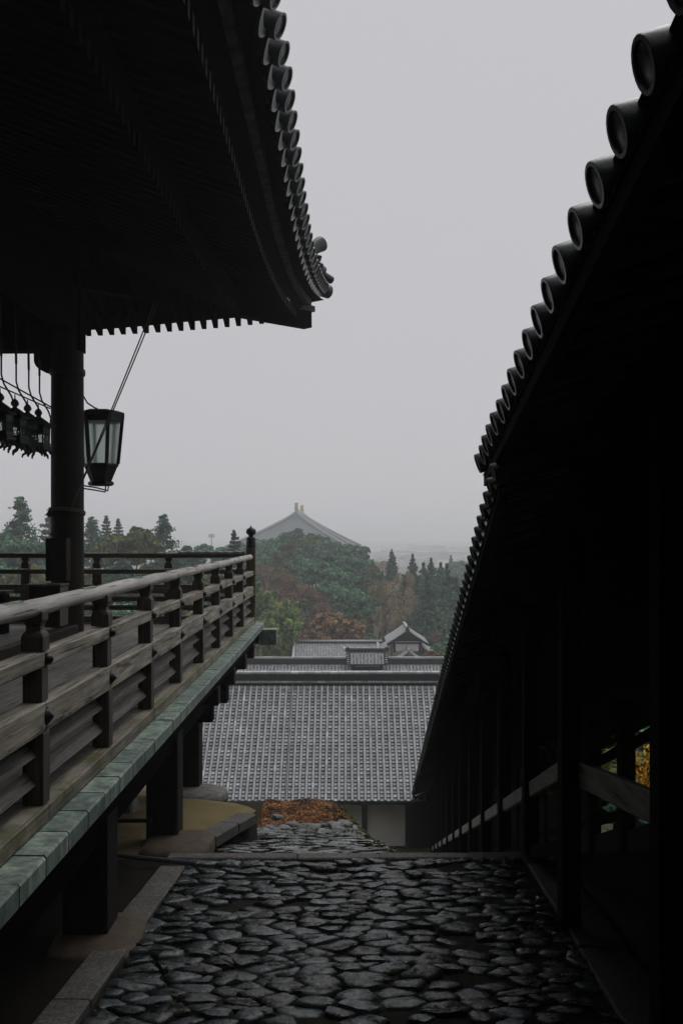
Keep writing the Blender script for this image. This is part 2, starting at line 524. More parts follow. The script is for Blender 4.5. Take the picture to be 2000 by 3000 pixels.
def terrain_z(X, Y):
    z = base_z(Y) - 0.3
    if Y < -3: z += min((-3 - Y) * 2.2, 17)       # unseen steep hillside behind the camera, shaped to block sky light
    if X > 7: z += min((X - 7) * 0.55, 7) * interp(Y, [(0, 1), (30, 1), (60, 0)])
    # wooded hill in front of the great hall
    z += 17 * math.exp(-(((X + 12) / 26) ** 2) - (((Y - 180) / 38) ** 2))
    z += 7 * math.exp(-(((X - 34) / 22) ** 2) - (((Y - 190) / 30) ** 2))
    z += 8 * math.exp(-(((X + 55) / 30) ** 2) - (((Y - 120) / 40) ** 2))
    return z

def build_terrain():
    ys = list(np.concatenate([np.linspace(-50, 60, 90), np.linspace(66, 300, 60), np.geomspace(320, 9000, 40)]))
    rows = []
    for Y in ys:
        half = 16 + max(Y, 0) * 1.15
        if Y < 60: xs = np.linspace(-75, 75, 81)
        else: xs = np.linspace(-half - 20, half + 20, 81)
        rows.append([(float(X), float(Y), terrain_z(float(X), float(Y))) for X in xs])
    o = MB().grid(rows).build('ground', M['ground'], smooth=True)
    tag(o, 'dark wooded ground falling away below the temple', kind='structure')
build_terrain()

# ================================================================== stone shapes
def rock_mesh(name, mat, seed, boxy=0.55, nz=7, nt_=12, rough=0.16):
    rg = random.Random(seed)
    off = Vector((rg.uniform(0, 90), rg.uniform(0, 90), rg.uniform(0, 90)))
    mb = MB()
    rows = []
    def sp(x): return math.copysign(abs(x) ** boxy, x)
    for i in range(nz + 1):
        ph = -math.pi / 2 + math.pi * i / nz
        row = []
        for k in range(nt_):
            th = 2 * math.pi * k / nt_
            p = Vector((sp(math.cos(ph)) * sp(math.cos(th)), sp(math.cos(ph)) * sp(math.sin(th)), sp(math.sin(ph))))
            p *= 1 + rough * mnoise.noise(p * 1.3 + off) + rough * .5 * mnoise.noise(p * 3.1 + off)
            row.append(p)
        row.append(row[0])
        rows.append(row)
    mb.grid(rows)
    me = mb.mesh(name, mat, True)
    b = bmesh.new(); b.from_mesh(me)
    bmesh.ops.remove_doubles(b, verts=b.verts, dist=0.002)
    bmesh.ops.recalc_face_normals(b, faces=b.faces)
    b.to_mesh(me); b.free()
    me.polygons.foreach_set('use_smooth', [True] * len(me.polygons))
    return me

def voronoi_cells(pts, x0, x1, y0, y1, reach):
    cells = []
    for i, (px, py) in enumerate(pts):
        poly = [(x0, y0), (x1, y0), (x1, y1), (x0, y1)]
        near = sorted(((qx - px) ** 2 + (qy - py) ** 2, qx, qy) for j, (qx, qy) in enumerate(pts)
                      if j != i and abs(qx - px) < reach and abs(qy - py) < reach)[:18]
        for _, qx, qy in near:
            mx, my = (px + qx) / 2, (py + qy) / 2
            nx, ny = qx - px, qy - py
            newp = []
            for k in range(len(poly)):
                a, b = poly[k], poly[(k + 1) % len(poly)]
                da = (a[0] - mx) * nx + (a[1] - my) * ny
                db = (b[0] - mx) * nx + (b[1] - my) * ny
                if da <= 0: newp.append(a)
                if (da < 0) != (db < 0):
                    t = da / (da - db)
                    newp.append((lerp(a[0], b[0], t), lerp(a[1], b[1], t)))
            poly = newp
            if len(poly) < 3: break
        if len(poly) >= 3: cells.append(poly)
        else: cells.append(None)
    return cells

def scatter(x0, x1, y0, y1, dmin, n, rg, aniso=1.0, dens=None):
    pts = []
    tries = 0
    while len(pts) < n and tries < n * 400:
        tries += 1
        p = (rg.uniform(x0, x1), rg.uniform(y0, y1))
        d = dmin * (dens(p) if dens else 1) * rg.choice((0.55, 0.75, 0.95, 1.2, 1.5))
        if all(((p[0] - q[0]) / aniso) ** 2 + (p[1] - q[1]) ** 2 > d * d for q in pts):
            pts.append(p)
    return pts

def cobble_from_cell(mb, poly, zf, rg, shrink=0.82, rise=0.05, rot=True):
    cx = sum(p[0] for p in poly) / len(poly); cy_ = sum(p[1] for p in poly) / len(poly)
    # perimeter resampled, pulled in, slightly rounded
    per = []
    for a, b in zip(poly, poly[1:] + poly[:1]):
        if math.hypot(b[0] - a[0], b[1] - a[1]) < .03: continue
        per.append((lerp(a[0], b[0], .12), lerp(a[1], b[1], .12)))
        per.append((lerp(a[0], b[0], .5), lerp(a[1], b[1], .5)))
        per.append((lerp(a[0], b[0], .88), lerp(a[1], b[1], .88)))
    n = len(per)
    if n < 6: return
    sh = shrink * rg.uniform(0.9, 1.03)
    per = [(cx + (p[0] - cx) * sh * k_, cy_ + (p[1] - cy_) * sh * k_) for p in per for k_ in (rg.uniform(0.93, 1.02),)]
    h = rise * rg.uniform(0.5, 1.5)
    tx, ty = rg.uniform(-.1, .1), rg.uniform(-.1, .1)
    def ring(f, z):
        return [(cx + (p[0] - cx) * f, cy_ + (p[1] - cy_) * f,
                 zf(cx + (p[0] - cx) * f, cy_ + (p[1] - cy_) * f) + z * rg.uniform(0.85, 1.12)
                 + (0 if z < 0 else ((p[0] - cx) * tx + (p[1] - cy_) * ty) * f)) for p in per]
    r0, r1, r2, r3 = ring(1.03, -0.05), ring(0.98, h * .35), ring(0.9, h * .9), ring(0.45, h * 1.05)
    c = (cx, cy_, zf(cx, cy_) + h * 1.08)
    vs = r0 + r1 + r2 + r3 + [c]
    fs = []
    for q in range(3):
        for k in range(n):
            k2 = (k + 1) % n
            fs.append((q * n + k, q * n + k2, (q + 1) * n + k2, (q + 1) * n + k))
    for k in range(n):
        fs.append((3 * n + k, 3 * n + (k + 1) % n, 4 * n))
    mb.add(vs, fs)

# ================================================================== cobbled pavement
def left_edge(Y): return lerp(-1.79, -1.73, (Y - 7.44) / 2.9)
def right_edge(Y): return lerp(1.86, 1.99, (Y - 6.48) / 4.05)

def build_pavement():
    ys = np.concatenate([np.linspace(-6, 5, 6), np.linspace(5.2, 10.9, 90)])
    rows = [[(X, Y, pave_z(Y) - 0.004 + .008 * max(X, 0) + .034 * mnoise.noise(Vector((X * 2.6, Y * 2.6, 3)))) for X in np.linspace(-2.0, 2.2, 60)] for Y in ys]
    pav = MB().grid(rows).build('pavement', M['cobble_moss'], smooth=True)
    tag(pav, 'dark mossy bed of the cobbled path', kind='structure')
    rg = random.Random(11)
    x0, x1, y0, y1 = -1.76, 1.92, 5.7, 10.66
    pts = scatter(x0, x1, y0, y1, 0.165, 460, rg, 1.7, lambda p: 0.8 if p[0] > 1.25 else 1.0)
    cells = voronoi_cells([(p[0] / 1.7, p[1]) for p in pts], x0 / 1.7, x1 / 1.7, y0, y1, 1.2)
    stones = []
    for c in cells:
        if c is None: continue
        c = [(p[0] * 1.7, p[1]) for p in c]
        cx_ = sum(p[0] for p in c) / len(c); cy_ = sum(p[1] for p in c) / len(c)
        if rg.random() < interp(cx_, [(-1, .02), (.2, .08), (1.2, .16)]): continue      # lost under moss
        area = abs(sum(a[0] * b[1] - a[1] * b[0] for a, b in zip(c, c[1:] + c[:1])))
        stones.append((area / cy_ ** 3, c))
    stones.sort(key=lambda q: -q[0])
    rest = MB()
    for k, (_, c) in enumerate(stones):
        mb = MB() if k < 300 else rest
        cobble_from_cell(mb, c, lambda x, y: pave_z(y), rg, 0.97, 0.034)
        if k < 300 and mb.v: mb.build('cobble', M['cobble'], pav, angle=65)
    if rest.v:
        o = rest.build('small_cobbles', M['cobble'], pav, angle=65); o['kind'] = 'stuff'
    return pav
pavement = build_pavement()

def kerb_line(name, label, pts, width, side, mat, rise, seg=1.15, depth=.25, zoff=None):
    """granite kerb of separate blocks along pts; side = +1 widens to +X"""
    k = thing(name, label, 'kerb', pts[0])
    rg = random.Random(len(label))
    L = [0]
    for a, b in zip(pts, pts[1:]): L.append(L[-1] + (Vector(b) - Vector(a)).length)
    def P(s_):
        s_ = min(max(s_, 0), L[-1])
        for i in range(len(pts) - 1):
            if s_ <= L[i + 1] + 1e-6:
                return Vector(pts[i]).lerp(Vector(pts[i + 1]), (s_ - L[i]) / (L[i + 1] - L[i]))
    s_ = 0
    while s_ < L[-1] - 0.05:
        e = min(s_ + seg * rg.uniform(.8, 1.25), L[-1])
        a, b = P(s_ + .006), P(e - .006)
        d = (b - a).normalized()
        n = Vector((d.y, -d.x, 0)).normalized() * width * side
        dz = rise + rg.uniform(-.012, .012)
        up = Vector((0, 0, dz)); dn = Vector((0, 0, -depth))
        MB().hexa([a + dn, a + n + dn, b + n + dn, b + dn, a + up, a + n + up, b + n + up, b + up]).build('kerb_block', mat, k, bevel=.015)
        s_ = e
    return k

kerb_line('granite_kerb', 'speckled granite kerb between the cobbles and the stage posts',
          [(left_edge(y), y, pave_z(y)) for y in (5.6, 7.4, 9.0, 10.35)], 0.28, -1, M['kerb'], 0.05)
kerb_line('granite_kerb', 'broad dark granite kerb along the right side of the cobbles',
          [(right_edge(y), y, pave_z(y)) for y in (5.4, 7, 9, 10.6)], 0.4, 1, M['kerb_dark'], 0.06)
kc = thing('cross_kerb', 'raised granite strip laid across the end of the cobbles', 'kerb', (0, 10.75, pave_z(10.75)))
for a, b in ((-2.0, -0.55), (-0.54, 0.36), (0.37, 1.36)):
    MB().box(a, b, 10.68, 10.86, pave_z(10.75) - .25, pave_z(10.75) + .05 + rng.uniform(-.006, .006)).build('kerb_block', M['kerb'], kc, bevel=.015)

# ================================================================== terrace under the stage
def build_terrace():
    edge = [(-2.08, 5.0), (-2.08, 10.4), (-1.95, 11.2), (-1.62, 12.3), (-1.3, 13.2), (-1.25, 13.6), (-1.9, 14.3), (-2.6, 14.5)]
    poly = edge + [(-12, 14.5), (-12, 5.0)]
    top = []
    mb = MB()
    rows = []
    for i in range(40):
        Y = 5.0 + (14.5 - 5.0) * i / 39
        xe = interp(Y, [(5, -2.08), (10.4, -2.08), (11.2, -1.95), (12.3, -1.62), (13.2, -1.3), (13.6, -1.25), (14.0, -1.6), (14.5, -2.4)])
        row = []
        for j in range(24):
            X = lerp(-12, xe, (j / 23) ** .6)
            row.append((X, Y, pave_z(Y) + 0.012 + .03 * mnoise.noise(Vector((X * .8, Y * .8, 2))) - .03 * (j / 23) ** 8))
        row.append((xe + .03, Y, pave_z(Y) - .9))
        rows.append(row)
    rows.append([(p[0], p[1] + .06, p[2] - 1.3) for p in rows[-1]])
    mb.grid(rows)
    me_soil = M['soil']
    o = mb.build('terrace', M['earth'], smooth=True)
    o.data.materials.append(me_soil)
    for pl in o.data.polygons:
        if pl.center.y < 10.9 or abs(pl.normal.z) < .6: pl.material_index = 1  # darker soil on the near ground and steep faces
    tag(o, 'olive packed earth terrace under the wooden stage', kind='structure')
build_terrace()
kerb_line('granite_kerb', 'granite edging curving round the end of the earth terrace',
          [(-1.78, 11.05, pave_z(11.05)), (-1.5, 12.2, pave_z(12.2)), (-1.22, 13.15, pave_z(13.15))], 0.28, -1, M['kerb'], 0.02, 0.95, .13)
# sandy path beyond the terrace
rows = []
for i in range(14):
    Y = lerp(14.3, 33, i / 13)
    xr = lerp(-2.9, -7.1, i / 13)
    rows.append([(xr - 8 + 8 * j / 8, Y, -3.98 - .2 * (Y - 14.3) + .05 * mnoise.noise(Vector((j, Y, 0)))) for j in range(9)])
rows.append([(p[0], p[1] + .1, p[2] - 4) for p in rows[-1]])
tag(MB().grid(rows).build('path', M['sand'], smooth=True), 'pale sandy path sloping down behind the stage posts', kind='structure')

# ================================================================== stony bank beyond the cross kerb
def bank_z(X, Y):
    z = -3.72 - 0.222 * (min(Y, 16.0) - 10.85)
    if Y > 15.2: z += 0.04 * math.exp(-((Y - 16.9) / .75) ** 2) * min(1, (Y - 15.2))
    if Y > 17.4: z -= (Y - 17.4) ** 1.2 * 1.1
    xe = 0.87 - .163 * (Y - 11.2) + .06 * mnoise.noise(Vector((Y * 1.3, 4, 0)))
    d = X - xe
    if d > -0.25: z -= .9 * max(0, d + .1) ** 1.1 + .03
    return z + .035 * mnoise.noise(Vector((X * 2.3, Y * 2.3, 7)))
def build_bank():
    rows = []
    for Y in np.linspace(10.8, 20.5, 60):
        rows.append([(X, Y, bank_z(X, Y)) for X in np.linspace(-2.2, 4.2, 44)])
    bank = MB().grid(rows).build('bank', M['bank'], smooth=True)
    tag(bank, 'mossy stone-faced bank falling away past the cobbles', kind='structure')
    rg = random.Random(5)
    # flat slaty stones
    x0, x1, y0, y1 = -1.9, 1.3, 10.9, 14.3
    pts = scatter(x0, x1, y0, y1, 0.15, 210, rg, 2.1)
    cells = voronoi_cells([(p[0] / 2.1, p[1]) for p in pts], x0 / 2.1, x1 / 2.1, y0, y1, .9)
    for c in cells:
        if c is None: continue
        c = [(p[0] * 2.1, p[1]) for p in c]
        cx = sum(p[0] for p in c) / len(c); cyy = sum(p[1] for p in c) / len(c)
        if cx > 0.95 - .163 * (cyy - 11.2) or cx < lerp(-1.9, -1.3, (cyy - 10.9) / 2.4): continue
        mb = MB()
        cobble_from_cell(mb, c, bank_z, rg, 0.86, 0.03)
        if mb.v: mb.build('stone', M['slate'], bank, angle=38)
    # rubble
    rocks = [rock_mesh('stone', M['slate'], 100 + i, .7, 6, 9, .3) for i in range(6)]
    n = 0
    while n < 130:
        Y = rg.uniform(14.2, 16.3); X = rg.uniform(-1.5, .95 - .163 * (Y - 11.2))
        if rg.random() < (Y - 14.2) / 4: continue
        s_ = rg.uniform(.03, .075) * (1.5 if rg.random() < .12 else 1)
        o = link('stone', rocks[n % 6], bank)
        o.location = (X, Y, bank_z(X, Y) + s_ * .15)
        o.scale = (s_ * rg.uniform(1, 1.7), s_ * rg.uniform(.8, 1.2), s_ * rg.uniform(.4, .8))
        o.rotation_euler = (rg.uniform(-.3, .3), rg.uniform(-.3, .3), rg.uniform(0, 6))
        n += 1
    # end stones at the right edge
    for (u, v, Y, s_) in ((985, 2410, 14.6, .08), (1008, 2432, 13.8, .1), (1000, 2470, 12.7, .11)):
        o = link('stone', rocks[n % 6], bank); n += 1
        p = at(u, v, Y)
        o.location = (p.x, p.y, bank_z(p.x, p.y) + .02)
        o.scale = (s_ * 1.5, s_, s_ * .35)
    return bank
bank = build_bank()

def leaf_quads(C, size, up=None, jitter=1.0, aspect=1.6, rg=None):
    """quads centred on C (n,3); up = preferred normals"""
    rg = rg or nrng
    n = len(C)
    nr = rg.normal(size=(n, 3)) * jitter
    if up is not None: nr = nr + up
    nr /= np.linalg.norm(nr, axis=1)[:, None] + 1e-9
    t = rg.normal(size=(n, 3))
    a = np.cross(nr, t); a /= np.linalg.norm(a, axis=1)[:, None] + 1e-9
    b = np.cross(nr, a)
    s_ = (np.asarray(size) * rg.uniform(.6, 1.35, n))[:, None] * .5
    a = a * s_ * aspect; b = b * s_
    V = np.stack([C - a, C - b * .9, C + a, C + b * .9], 1).reshape(-1, 3)
    Q = np.arange(n * 4).reshape(n, 4)
    return V, Q

def litter(name, label, n, sampler, size, mat, cat, jitter=.35):
    C = np.array([sampler() for _ in range(n)])
    V, Q = leaf_quads(C, size, np.tile([0, 0, 1.0], (n, 1)), jitter, 2.2)
    o = link(name, np_mesh(name, V, Q, mat))
    tag(o, label, cat, kind='stuff')
lr = random.Random(3)
def s_needles():
    while True:
        Y = lr.uniform(15.4, 17.5); X = lr.uniform(-1.45, 0.88 - .163 * (Y - 11.2))
        if lr.random() < min(1, (Y - 15.4) / .8):
            return (X, Y, bank_z(X, Y) + lr.uniform(0, .025))
litter('fallen_needles', 'rust coloured fallen needles heaped on the bank', 14000, s_needles, 0.024, M['needles'], 'needles', .5)
def s_moss():
    Y = lr.uniform(11.0, 17.5); X = .87 - .163 * (Y - 11.2) + lr.gauss(.05, .12)
    return (X, Y, bank_z(X, Y) + lr.uniform(0, .04))
litter('moss', 'green moss tufts along the falling edge of the bank', 3500, s_moss, 0.035, M['moss_leaf'], 'moss', .6)

# ================================================================== foundation stones, pipe
def stone_thing(name, label, cat, loc, sc_, seed, mat, boxy=.45, rough=.1, rz=0):
    me = rock_mesh(name, mat, seed, boxy, 10, 18, rough)
    o = link(name, me)
    o.location = loc; o.scale = sc_; o.rotation_euler = (0, 0, rz)
    return tag(o, label, cat)
stone_thing('foundation_stone', 'rust brown foundation stone under the nearest stage post', 'stone', (-2.08, 8.1, pave_z(8.1) - .03), (.36, .46, .12), 21, M['pad'])
stone_thing('foundation_stone', 'rust brown foundation stone under the second stage post beside the pipe', 'stone', (-1.98, 11.3, pave_z(11.3) - .05), (.42, .46, .17), 22, M['pad'])
stone_thing('foundation_stone', 'grey boulder under the farthest stage post', 'stone', (-2.3, 14.75, pave_z(14.6) - .06), (.5, .4, .12), 23, M['rock'], .6, .2)
p = at(362, 2400, 13.4)
MB().hexa([(-3.25, 13.1, -4.1), (-2.88, 13.1, -4.1), (-2.86, 13.6, -4.1), (-3.25, 13.6, -4.1),
           (-3.2, 13.2, -3.35), (-3.0, 13.2, -3.35), (-3.0, 13.5, -3.35), (-3.2, 13.5, -3.35)]).build('stone_block', M['rock'], bevel=.03)
tag(bpy.data.objects['stone_block'], 'leaning grey stone block standing behind the stage posts', 'stone')
mb = MB().tube([(-2.75, 10.62, pave_z(10.5) + .1), (-2.2, 10.5, pave_z(10.5) + .085), (-1.62, 10.36, pave_z(10.4) + .07)], .026, 10)
tag(mb.build('drain_pipe', M['pipe'], smooth=False, angle=40), 'thin grey pipe lying across the kerb by the second stage post', 'pipe')

# ================================================================== wooden stage
SX = -1.86                      # centre line of the side balustrade
CX, BX = -1.607, -1.777         # outer edge of the copper cap, outer face of the sill
ZC = -1.72
YE = 18.85
def build_stage():
    st = thing('wooden_stage', 'raised wooden stage with a copper capped edge on tall posts', 'stage', (-2.2, 8.2, pave_z(8.2)))
    # deck planks
    x = -2.02
    while x > -9.4:
        wd = rng.uniform(.26, .34)
        MB().box(x - wd + .012, x, 1.5, 18.5, ZC - .1, ZC + .004 + rng.uniform(-.003, .003)).build('plank', M['deck'], st, bevel=.006)
        x -= wd
    # copper plates along the edge
    y = 2.2
    i = 0
    while y < YE - .02:
        y2 = min(y + .42, YE)
        a, b = y + .009, y2 - .009
        dz = rng.uniform(-.004, .004)
        sec = [(BX - .12, ZC - .002), (CX - .012, ZC + dz - .004), (CX, ZC + dz - .018), (CX - .002, ZC - .12), (CX - .03, ZC - .12), (CX - .034, ZC - .05), (BX - .12, ZC - .05)]
        MB().prism([(px, a, pz) for px, pz in sec], (0, b - a, 0)).build('copper_plate', M['copper'], st)
        y = y2; i += 1
    x = CX
    while x > -8.6:
        MB().box(x - .42, x - .01, YE + .004, YE + .17, ZC - .12, ZC).build('copper_plate', M['copper'], st)
        x -= .42
    # edge beam under the copper
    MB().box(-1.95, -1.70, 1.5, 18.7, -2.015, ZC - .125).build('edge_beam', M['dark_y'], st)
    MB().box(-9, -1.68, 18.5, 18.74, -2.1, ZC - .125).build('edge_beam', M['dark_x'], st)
    # copper capped beam head past the corner
    MB().box(-1.68, -1.33, 18.45, 18.78, -2.12, -1.82).build('beam_head', M['copper'], st, bevel=.01)
    # joist heads
    for yj in (12.75, 14.55, 16.2, 17.6):
        MB().box(-3, -1.68, yj - .11, yj + .11, -2.26, -2.02).build('joist', M['under_z'], st, bevel=.008)
    # long girders
    MB().box(-2.32, -2.06, 1.5, 18.4, -2.58, -2.265).build('girder', M['dark_y'], st)
    MB().box(-5.2, -4.8, 1.5, 18.4, -2.62, -2.31).build('girder', M['dark_y'], st)
    for yg, xr in ((8.22, 2.0), (11.59, 2.0), (14.95, 2.26)):
        far = yg > 14
        if far:
            MB().box(-8.5, -xr + .42, yg - .17, yg + .17, -2.6, -2.27).build('cross_girder', M['dark_x'], st)
            MB().box(-8.5, -xr + .19, yg - .15, yg + .15, -2.9, -2.605).build('bracket_arm', M['dark_x'], st)
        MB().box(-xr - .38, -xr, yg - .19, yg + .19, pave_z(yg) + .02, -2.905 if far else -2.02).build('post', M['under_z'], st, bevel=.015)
    # unseen dark wall added to block light from beneath the hall
    MB().box(-6.6, -6.4, -2, 13.0, -6, -1.8).build('light_block_wall', M['timber'], st)
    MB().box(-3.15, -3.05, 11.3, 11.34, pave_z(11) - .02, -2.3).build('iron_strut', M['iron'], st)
    MB().box(-3.1, -2.3, 11.3, 11.34, -3.4, -3.36).build('iron_strut', M['iron'], st)
build_stage()

# ================================================================== balustrades
def post_profile():
    # half width against height: block, shoulder, waist, flared saddle
    return [(.066, -.69), (.066, -.605), (.058, -.585), (.044, -.57), (.044, -.545), (.052, -.52), (.06, -.51), (.06, -.455)]
def square_lathe(mb, cx, cy_, prof):
    base = len(mb.v)
    for h, z in prof:
        mb.v += [(cx - h, cy_ - h, z), (cx + h, cy_ - h, z), (cx + h, cy_ + h, z), (cx - h, cy_ + h, z)]
    n = len(prof)
    for i in range(n - 1):
        for k in range(4):
            k2 = (k + 1) % 4
            mb.f.append((base + i * 4 + k, base + i * 4 + k2, base + (i + 1) * 4 + k2, base + (i + 1) * 4 + k))
    mb.f.append((base + 3, base + 2, base + 1, base))
    mb.f.append(tuple(base + (n - 1) * 4 + k for k in range(4)))
def rail_path(a, b, z0, r, n, axis, other, rg):
    pts, rs = [], []
    for i in range(n + 1):
        s_ = lerp(a, b, i / n)
        dx = rg.uniform(-.006, .006); dz = rg.uniform(-.005, .005)
        pts.append((other + dx, s_, z0 + dz) if axis == 'Y' else (s_, other + dx, z0 + dz))
        rs.append(r * rg.uniform(.95, 1.05))
    return pts, rs

def nail_cover(parent, M_, r=.034, diamond=False):
    mb = MB()
    if diamond:
        mb.lathe([(r * 1.25, 0), (r * .95, .012), (r * .3, .034), (.002, .042)], 12, M_)
    else:
        mb.lathe([(r, 0), (r * .96, .012), (r * .72, .03), (r * .35, .04), (.002, .043)], 14, M_)
    return mb.build('nail_cover', M['bronze'], parent, smooth=True)

POSTS_Y = [2.6, 4.16, 5.74, 7.31, 8.90, 10.46, 12.10, 13.7, 15.25, 16.85]
def build_side_balustrade():
    b = thing('balustrade', 'weathered wooden balustrade running along the near side of the stage', 'balustrade', (SX, 10, ZC))
    rg = random.Random(31)
    pts, rs = rail_path(1.6, 18.72, -.43, .053, 44, 'Y', SX, rg)
    rr = MB().tube(pts, rs, 16).build('round_rail', M['rail_round'], b, smooth=True)
    for y in (5.3, 6.9, 8.5, 10.0, 11.8, 13.4, 15.0, 16.4):
        # copper patches nailed on top of the rail
        mb = MB()
        rows = []
        for i in range(5):
            rows.append([(SX + .0555 * math.sin(t), y - .16 + i * .08, -.43 + .0585 * math.cos(t)) for t in np.linspace(-.8, .55, 6)])
        mb.grid(rows).build('rail_patch', M['copper'], rr, smooth=True)
    segs = [1.6, 5.74, 8.9, 12.1, 15.25, 18.72]
    for a, c in zip(segs, segs[1:]):
        dz = rg.uniform(-.004, .004)
        MB().box(-1.92, -1.80, a + .002, c - .002, -.79 + dz, -.697 + dz).build('upper_rail', M['rail_y'], b, bevel=.008)
        MB().box(-1.935, -1.795, a + .002, c - .002, -1.178 + dz, -.998 + dz).build('lower_rail', M['rail_y'], b, bevel=.008)
        MB().box(-2.0, BX, a + .002, c - .002, ZC + .004, -1.61 + dz).build('sill', M['sill'], b, bevel=.008)
    for y in POSTS_Y:
        mb = MB()
        square_lathe(mb, SX, y, post_profile())
        mb.build('post_head', M['post_z'], b, bevel=.004)
        MB().box(SX - .058, SX + .058, y - .062, y + .062, -.9965, -.7915).build('post', M['post_z'], b, bevel=.004)
        MB().box(SX - .058, SX + .068, y - .062, y + .062, -1.608, -1.1795).build('post', M['post_z'], b, bevel=.004)
        Mx = Matrix.Translation((-1.80, y + .02, -.745)) @ Matrix.Rotation(R(90), 4, 'Y')
        nail_cover(b, Mx, .037)
        Mx = Matrix.Translation((-1.795, y + .02, -1.09)) @ Matrix.Rotation(R(90), 4, 'Y')
        nail_cover(b, Mx, .046, True)
    ys = POSTS_Y + [18.72]
    for a, c in zip(ys, ys[1:]):
        for zc, dx in ((-1.29, -.02), (-1.46, -.02)):
            y0, y1 = a + .064, c - .064
            t = .045
            q = [(SX - .055, zc + .04), (SX - .04, zc + .05), (SX + .025, zc - .025), (SX + .01, zc - .035)]
            MB().prism([(px, y0, pz) for px, pz in q], (0, y1 - y0, 0)).build('louvre_slat', M['slat'], b)
    # newel with bronze finial
    nw = MB().box(SX - .09, SX + .09, 18.74, 18.92, ZC + .003, -.25).build('newel_post', M['newel'], b, bevel=.012)
    prof = [(.098, -.248), (.1, -.19), (.096, -.185), (.098, -.14), (.094, -.13), (.092, -.06), (.085, -.045), (.05, -.035), (.046, -.01),
            (.06, .005), (.09, .03), (.1, .065), (.095, .1), (.07, .13), (.03, .15), (.014, .165), (.01, .185), (.001, .2)]
    nf = MB().lathe(prof, 28, Matrix.Translation((SX, 18.83, 0))).build('newel_finial', M['bronze'], b, angle=40)
    for z in (-.215, -.16, -.09):
        mb = MB()
        mb.tube([(SX + .101 * math.cos(t), 18.83 + .101 * math.sin(t), z) for t in np.linspace(0, 6.2832, 29)], .004, 6, False)
        mb.build('finial_band', M['bronze'], nf, smooth=True)
    for z in (-.77, -1.3):
        mb = MB()
        h = .094
        mb.tube([(SX - h, 18.74 - .004, z), (SX + h, 18.74 - .004, z - .01), (SX + h, 18.924, z - .012), (SX - h, 18.924, z)], .006, 6)
        mb.build('wire_tie', M['iron'], nw)
build_side_balustrade()

def build_far_balustrade():
    Y0 = 18.95
    b = thing('balustrade', 'dark balustrade across the far end of the stage against the trees', 'balustrade', (-5, Y0, ZC))
    rg = random.Random(37)
    pts, rs = rail_path(-9.4, -1.96, -.40, .05, 20, 'X', Y0, rg)
    rr = MB().tube(pts, rs, 12).build('round_rail', M['rail_x'], b, smooth=True)
    MB().box(-9.4, -1.96, Y0 - .06, Y0 + .06, -.765, -.675).build('upper_rail', M['rail_x'], b, bevel=.006)
    MB().box(-9.4, -1.96, Y0 - .07, Y0 + .07, -1.15, -.975).build('lower_rail', M['rail_x'], b, bevel=.006)
    MB().box(-9.4, -1.96, Y0 - .08, Y0 + .08, ZC + .004, -1.6).build('sill', M['rail_x'], b, bevel=.006)
    x = -3.5
    while x > -9.2:
        mb = MB()
        square_lathe(mb, x, Y0, [(h * 1.12, z + .03) for h, z in post_profile()])
        mb.build('post_head', M['post_z'], b, bevel=.004)
        MB().box(x - .085, x + .085, Y0 - .055, Y0 + .055, -.973, -.767).build('post', M['post_z'], b, bevel=.004)
        MB().box(x - .085, x + .085, Y0 - .055, Y0 + .055, -1.598, -1.152).build('post', M['post_z'], b, bevel=.004)
        for zc in (-1.27, -1.44):
            q = [(Y0 - .02, zc + .055), (Y0 + .01, zc + .055), (Y0 + .04, zc - .045), (Y0 + .01, zc - .045)]
            MB().prism([(x + .09, py, pz) for py, pz in q], (1.24, 0, 0)).build('louvre_slat', M['rail_x'], b)
        for k in (x, ):
            mb = MB()
            mb.grid([[(k - .22 + i * .11, Y0 + .053 * math.sin(t), -.40 + .0565 * math.cos(t)) for t in np.linspace(-1, 1, 6)] for i in range(5)])
            mb.build('rail_patch', M['tin'], rr, smooth=True)
        x -= 1.415
    # crumpled tin cover next to the newel
    rows = []
    for i in range(30):
        xx = lerp(-3.3, -2.0, i / 29)
        wv = .012 * math.sin(xx * 34) + rg.uniform(-.004, .004)
        rows.append([(xx, Y0 + .07 * math.sin(t), -.385 + (.075 + wv) * math.cos(t)) for t in np.linspace(-1.5, 1.5, 7)])
    MB().grid(rows).build('rail_cover', M['tin'], rr, smooth=True)
build_far_balustrade()

# ================================================================== temple hall over the stage
ROWS = {  # north straight X, z ; corner X, Y, z ; west straight Y
    'T': (-.62, 4.60, -.41, 21.25, 5.42, 21.05),
    'K': (-.96, 4.42, -.74, 20.8, 4.98, 20.55),
    'H': (-1.26, 4.16, -1.0, 20.5, 4.62, 20.25),
    'J': (-2.13, 3.95, -2.02, 18.7, 4.28, 18.6),
    'B': (-.80, 4.55, -.47, 21.16, 5.36, 20.88),
    'W': (-4.94, 5.05, -4.94, 17.0, 5.05, 17.0),
    'R': (-9.0, 8.6, -9.0, 13.5, 8.6, 13.5),
    'C': (-12.0, 5.05, -12.0, 14.0, 5.05, 14.0),
}
def flare(t): return max(0.0, min(1.0, t)) ** 2.2
def north(row, Y):
    X0, z0, Xc, Yc, zc, _ = ROWS[row]
    f = flare((Y - 12.5) / (Yc - 12.5))
    return Vector((lerp(X0, Xc, f), Y, lerp(z0, zc, f)))
def west(row, X):
    X0, z0, Xc, Yc, zc, Y0 = ROWS[row]
    f = flare((X + 8.5) / (Xc + 8.5)) if Xc > -8.4 else 0
    return Vector((X, lerp(Y0, Yc, f), lerp(z0, zc, f)))
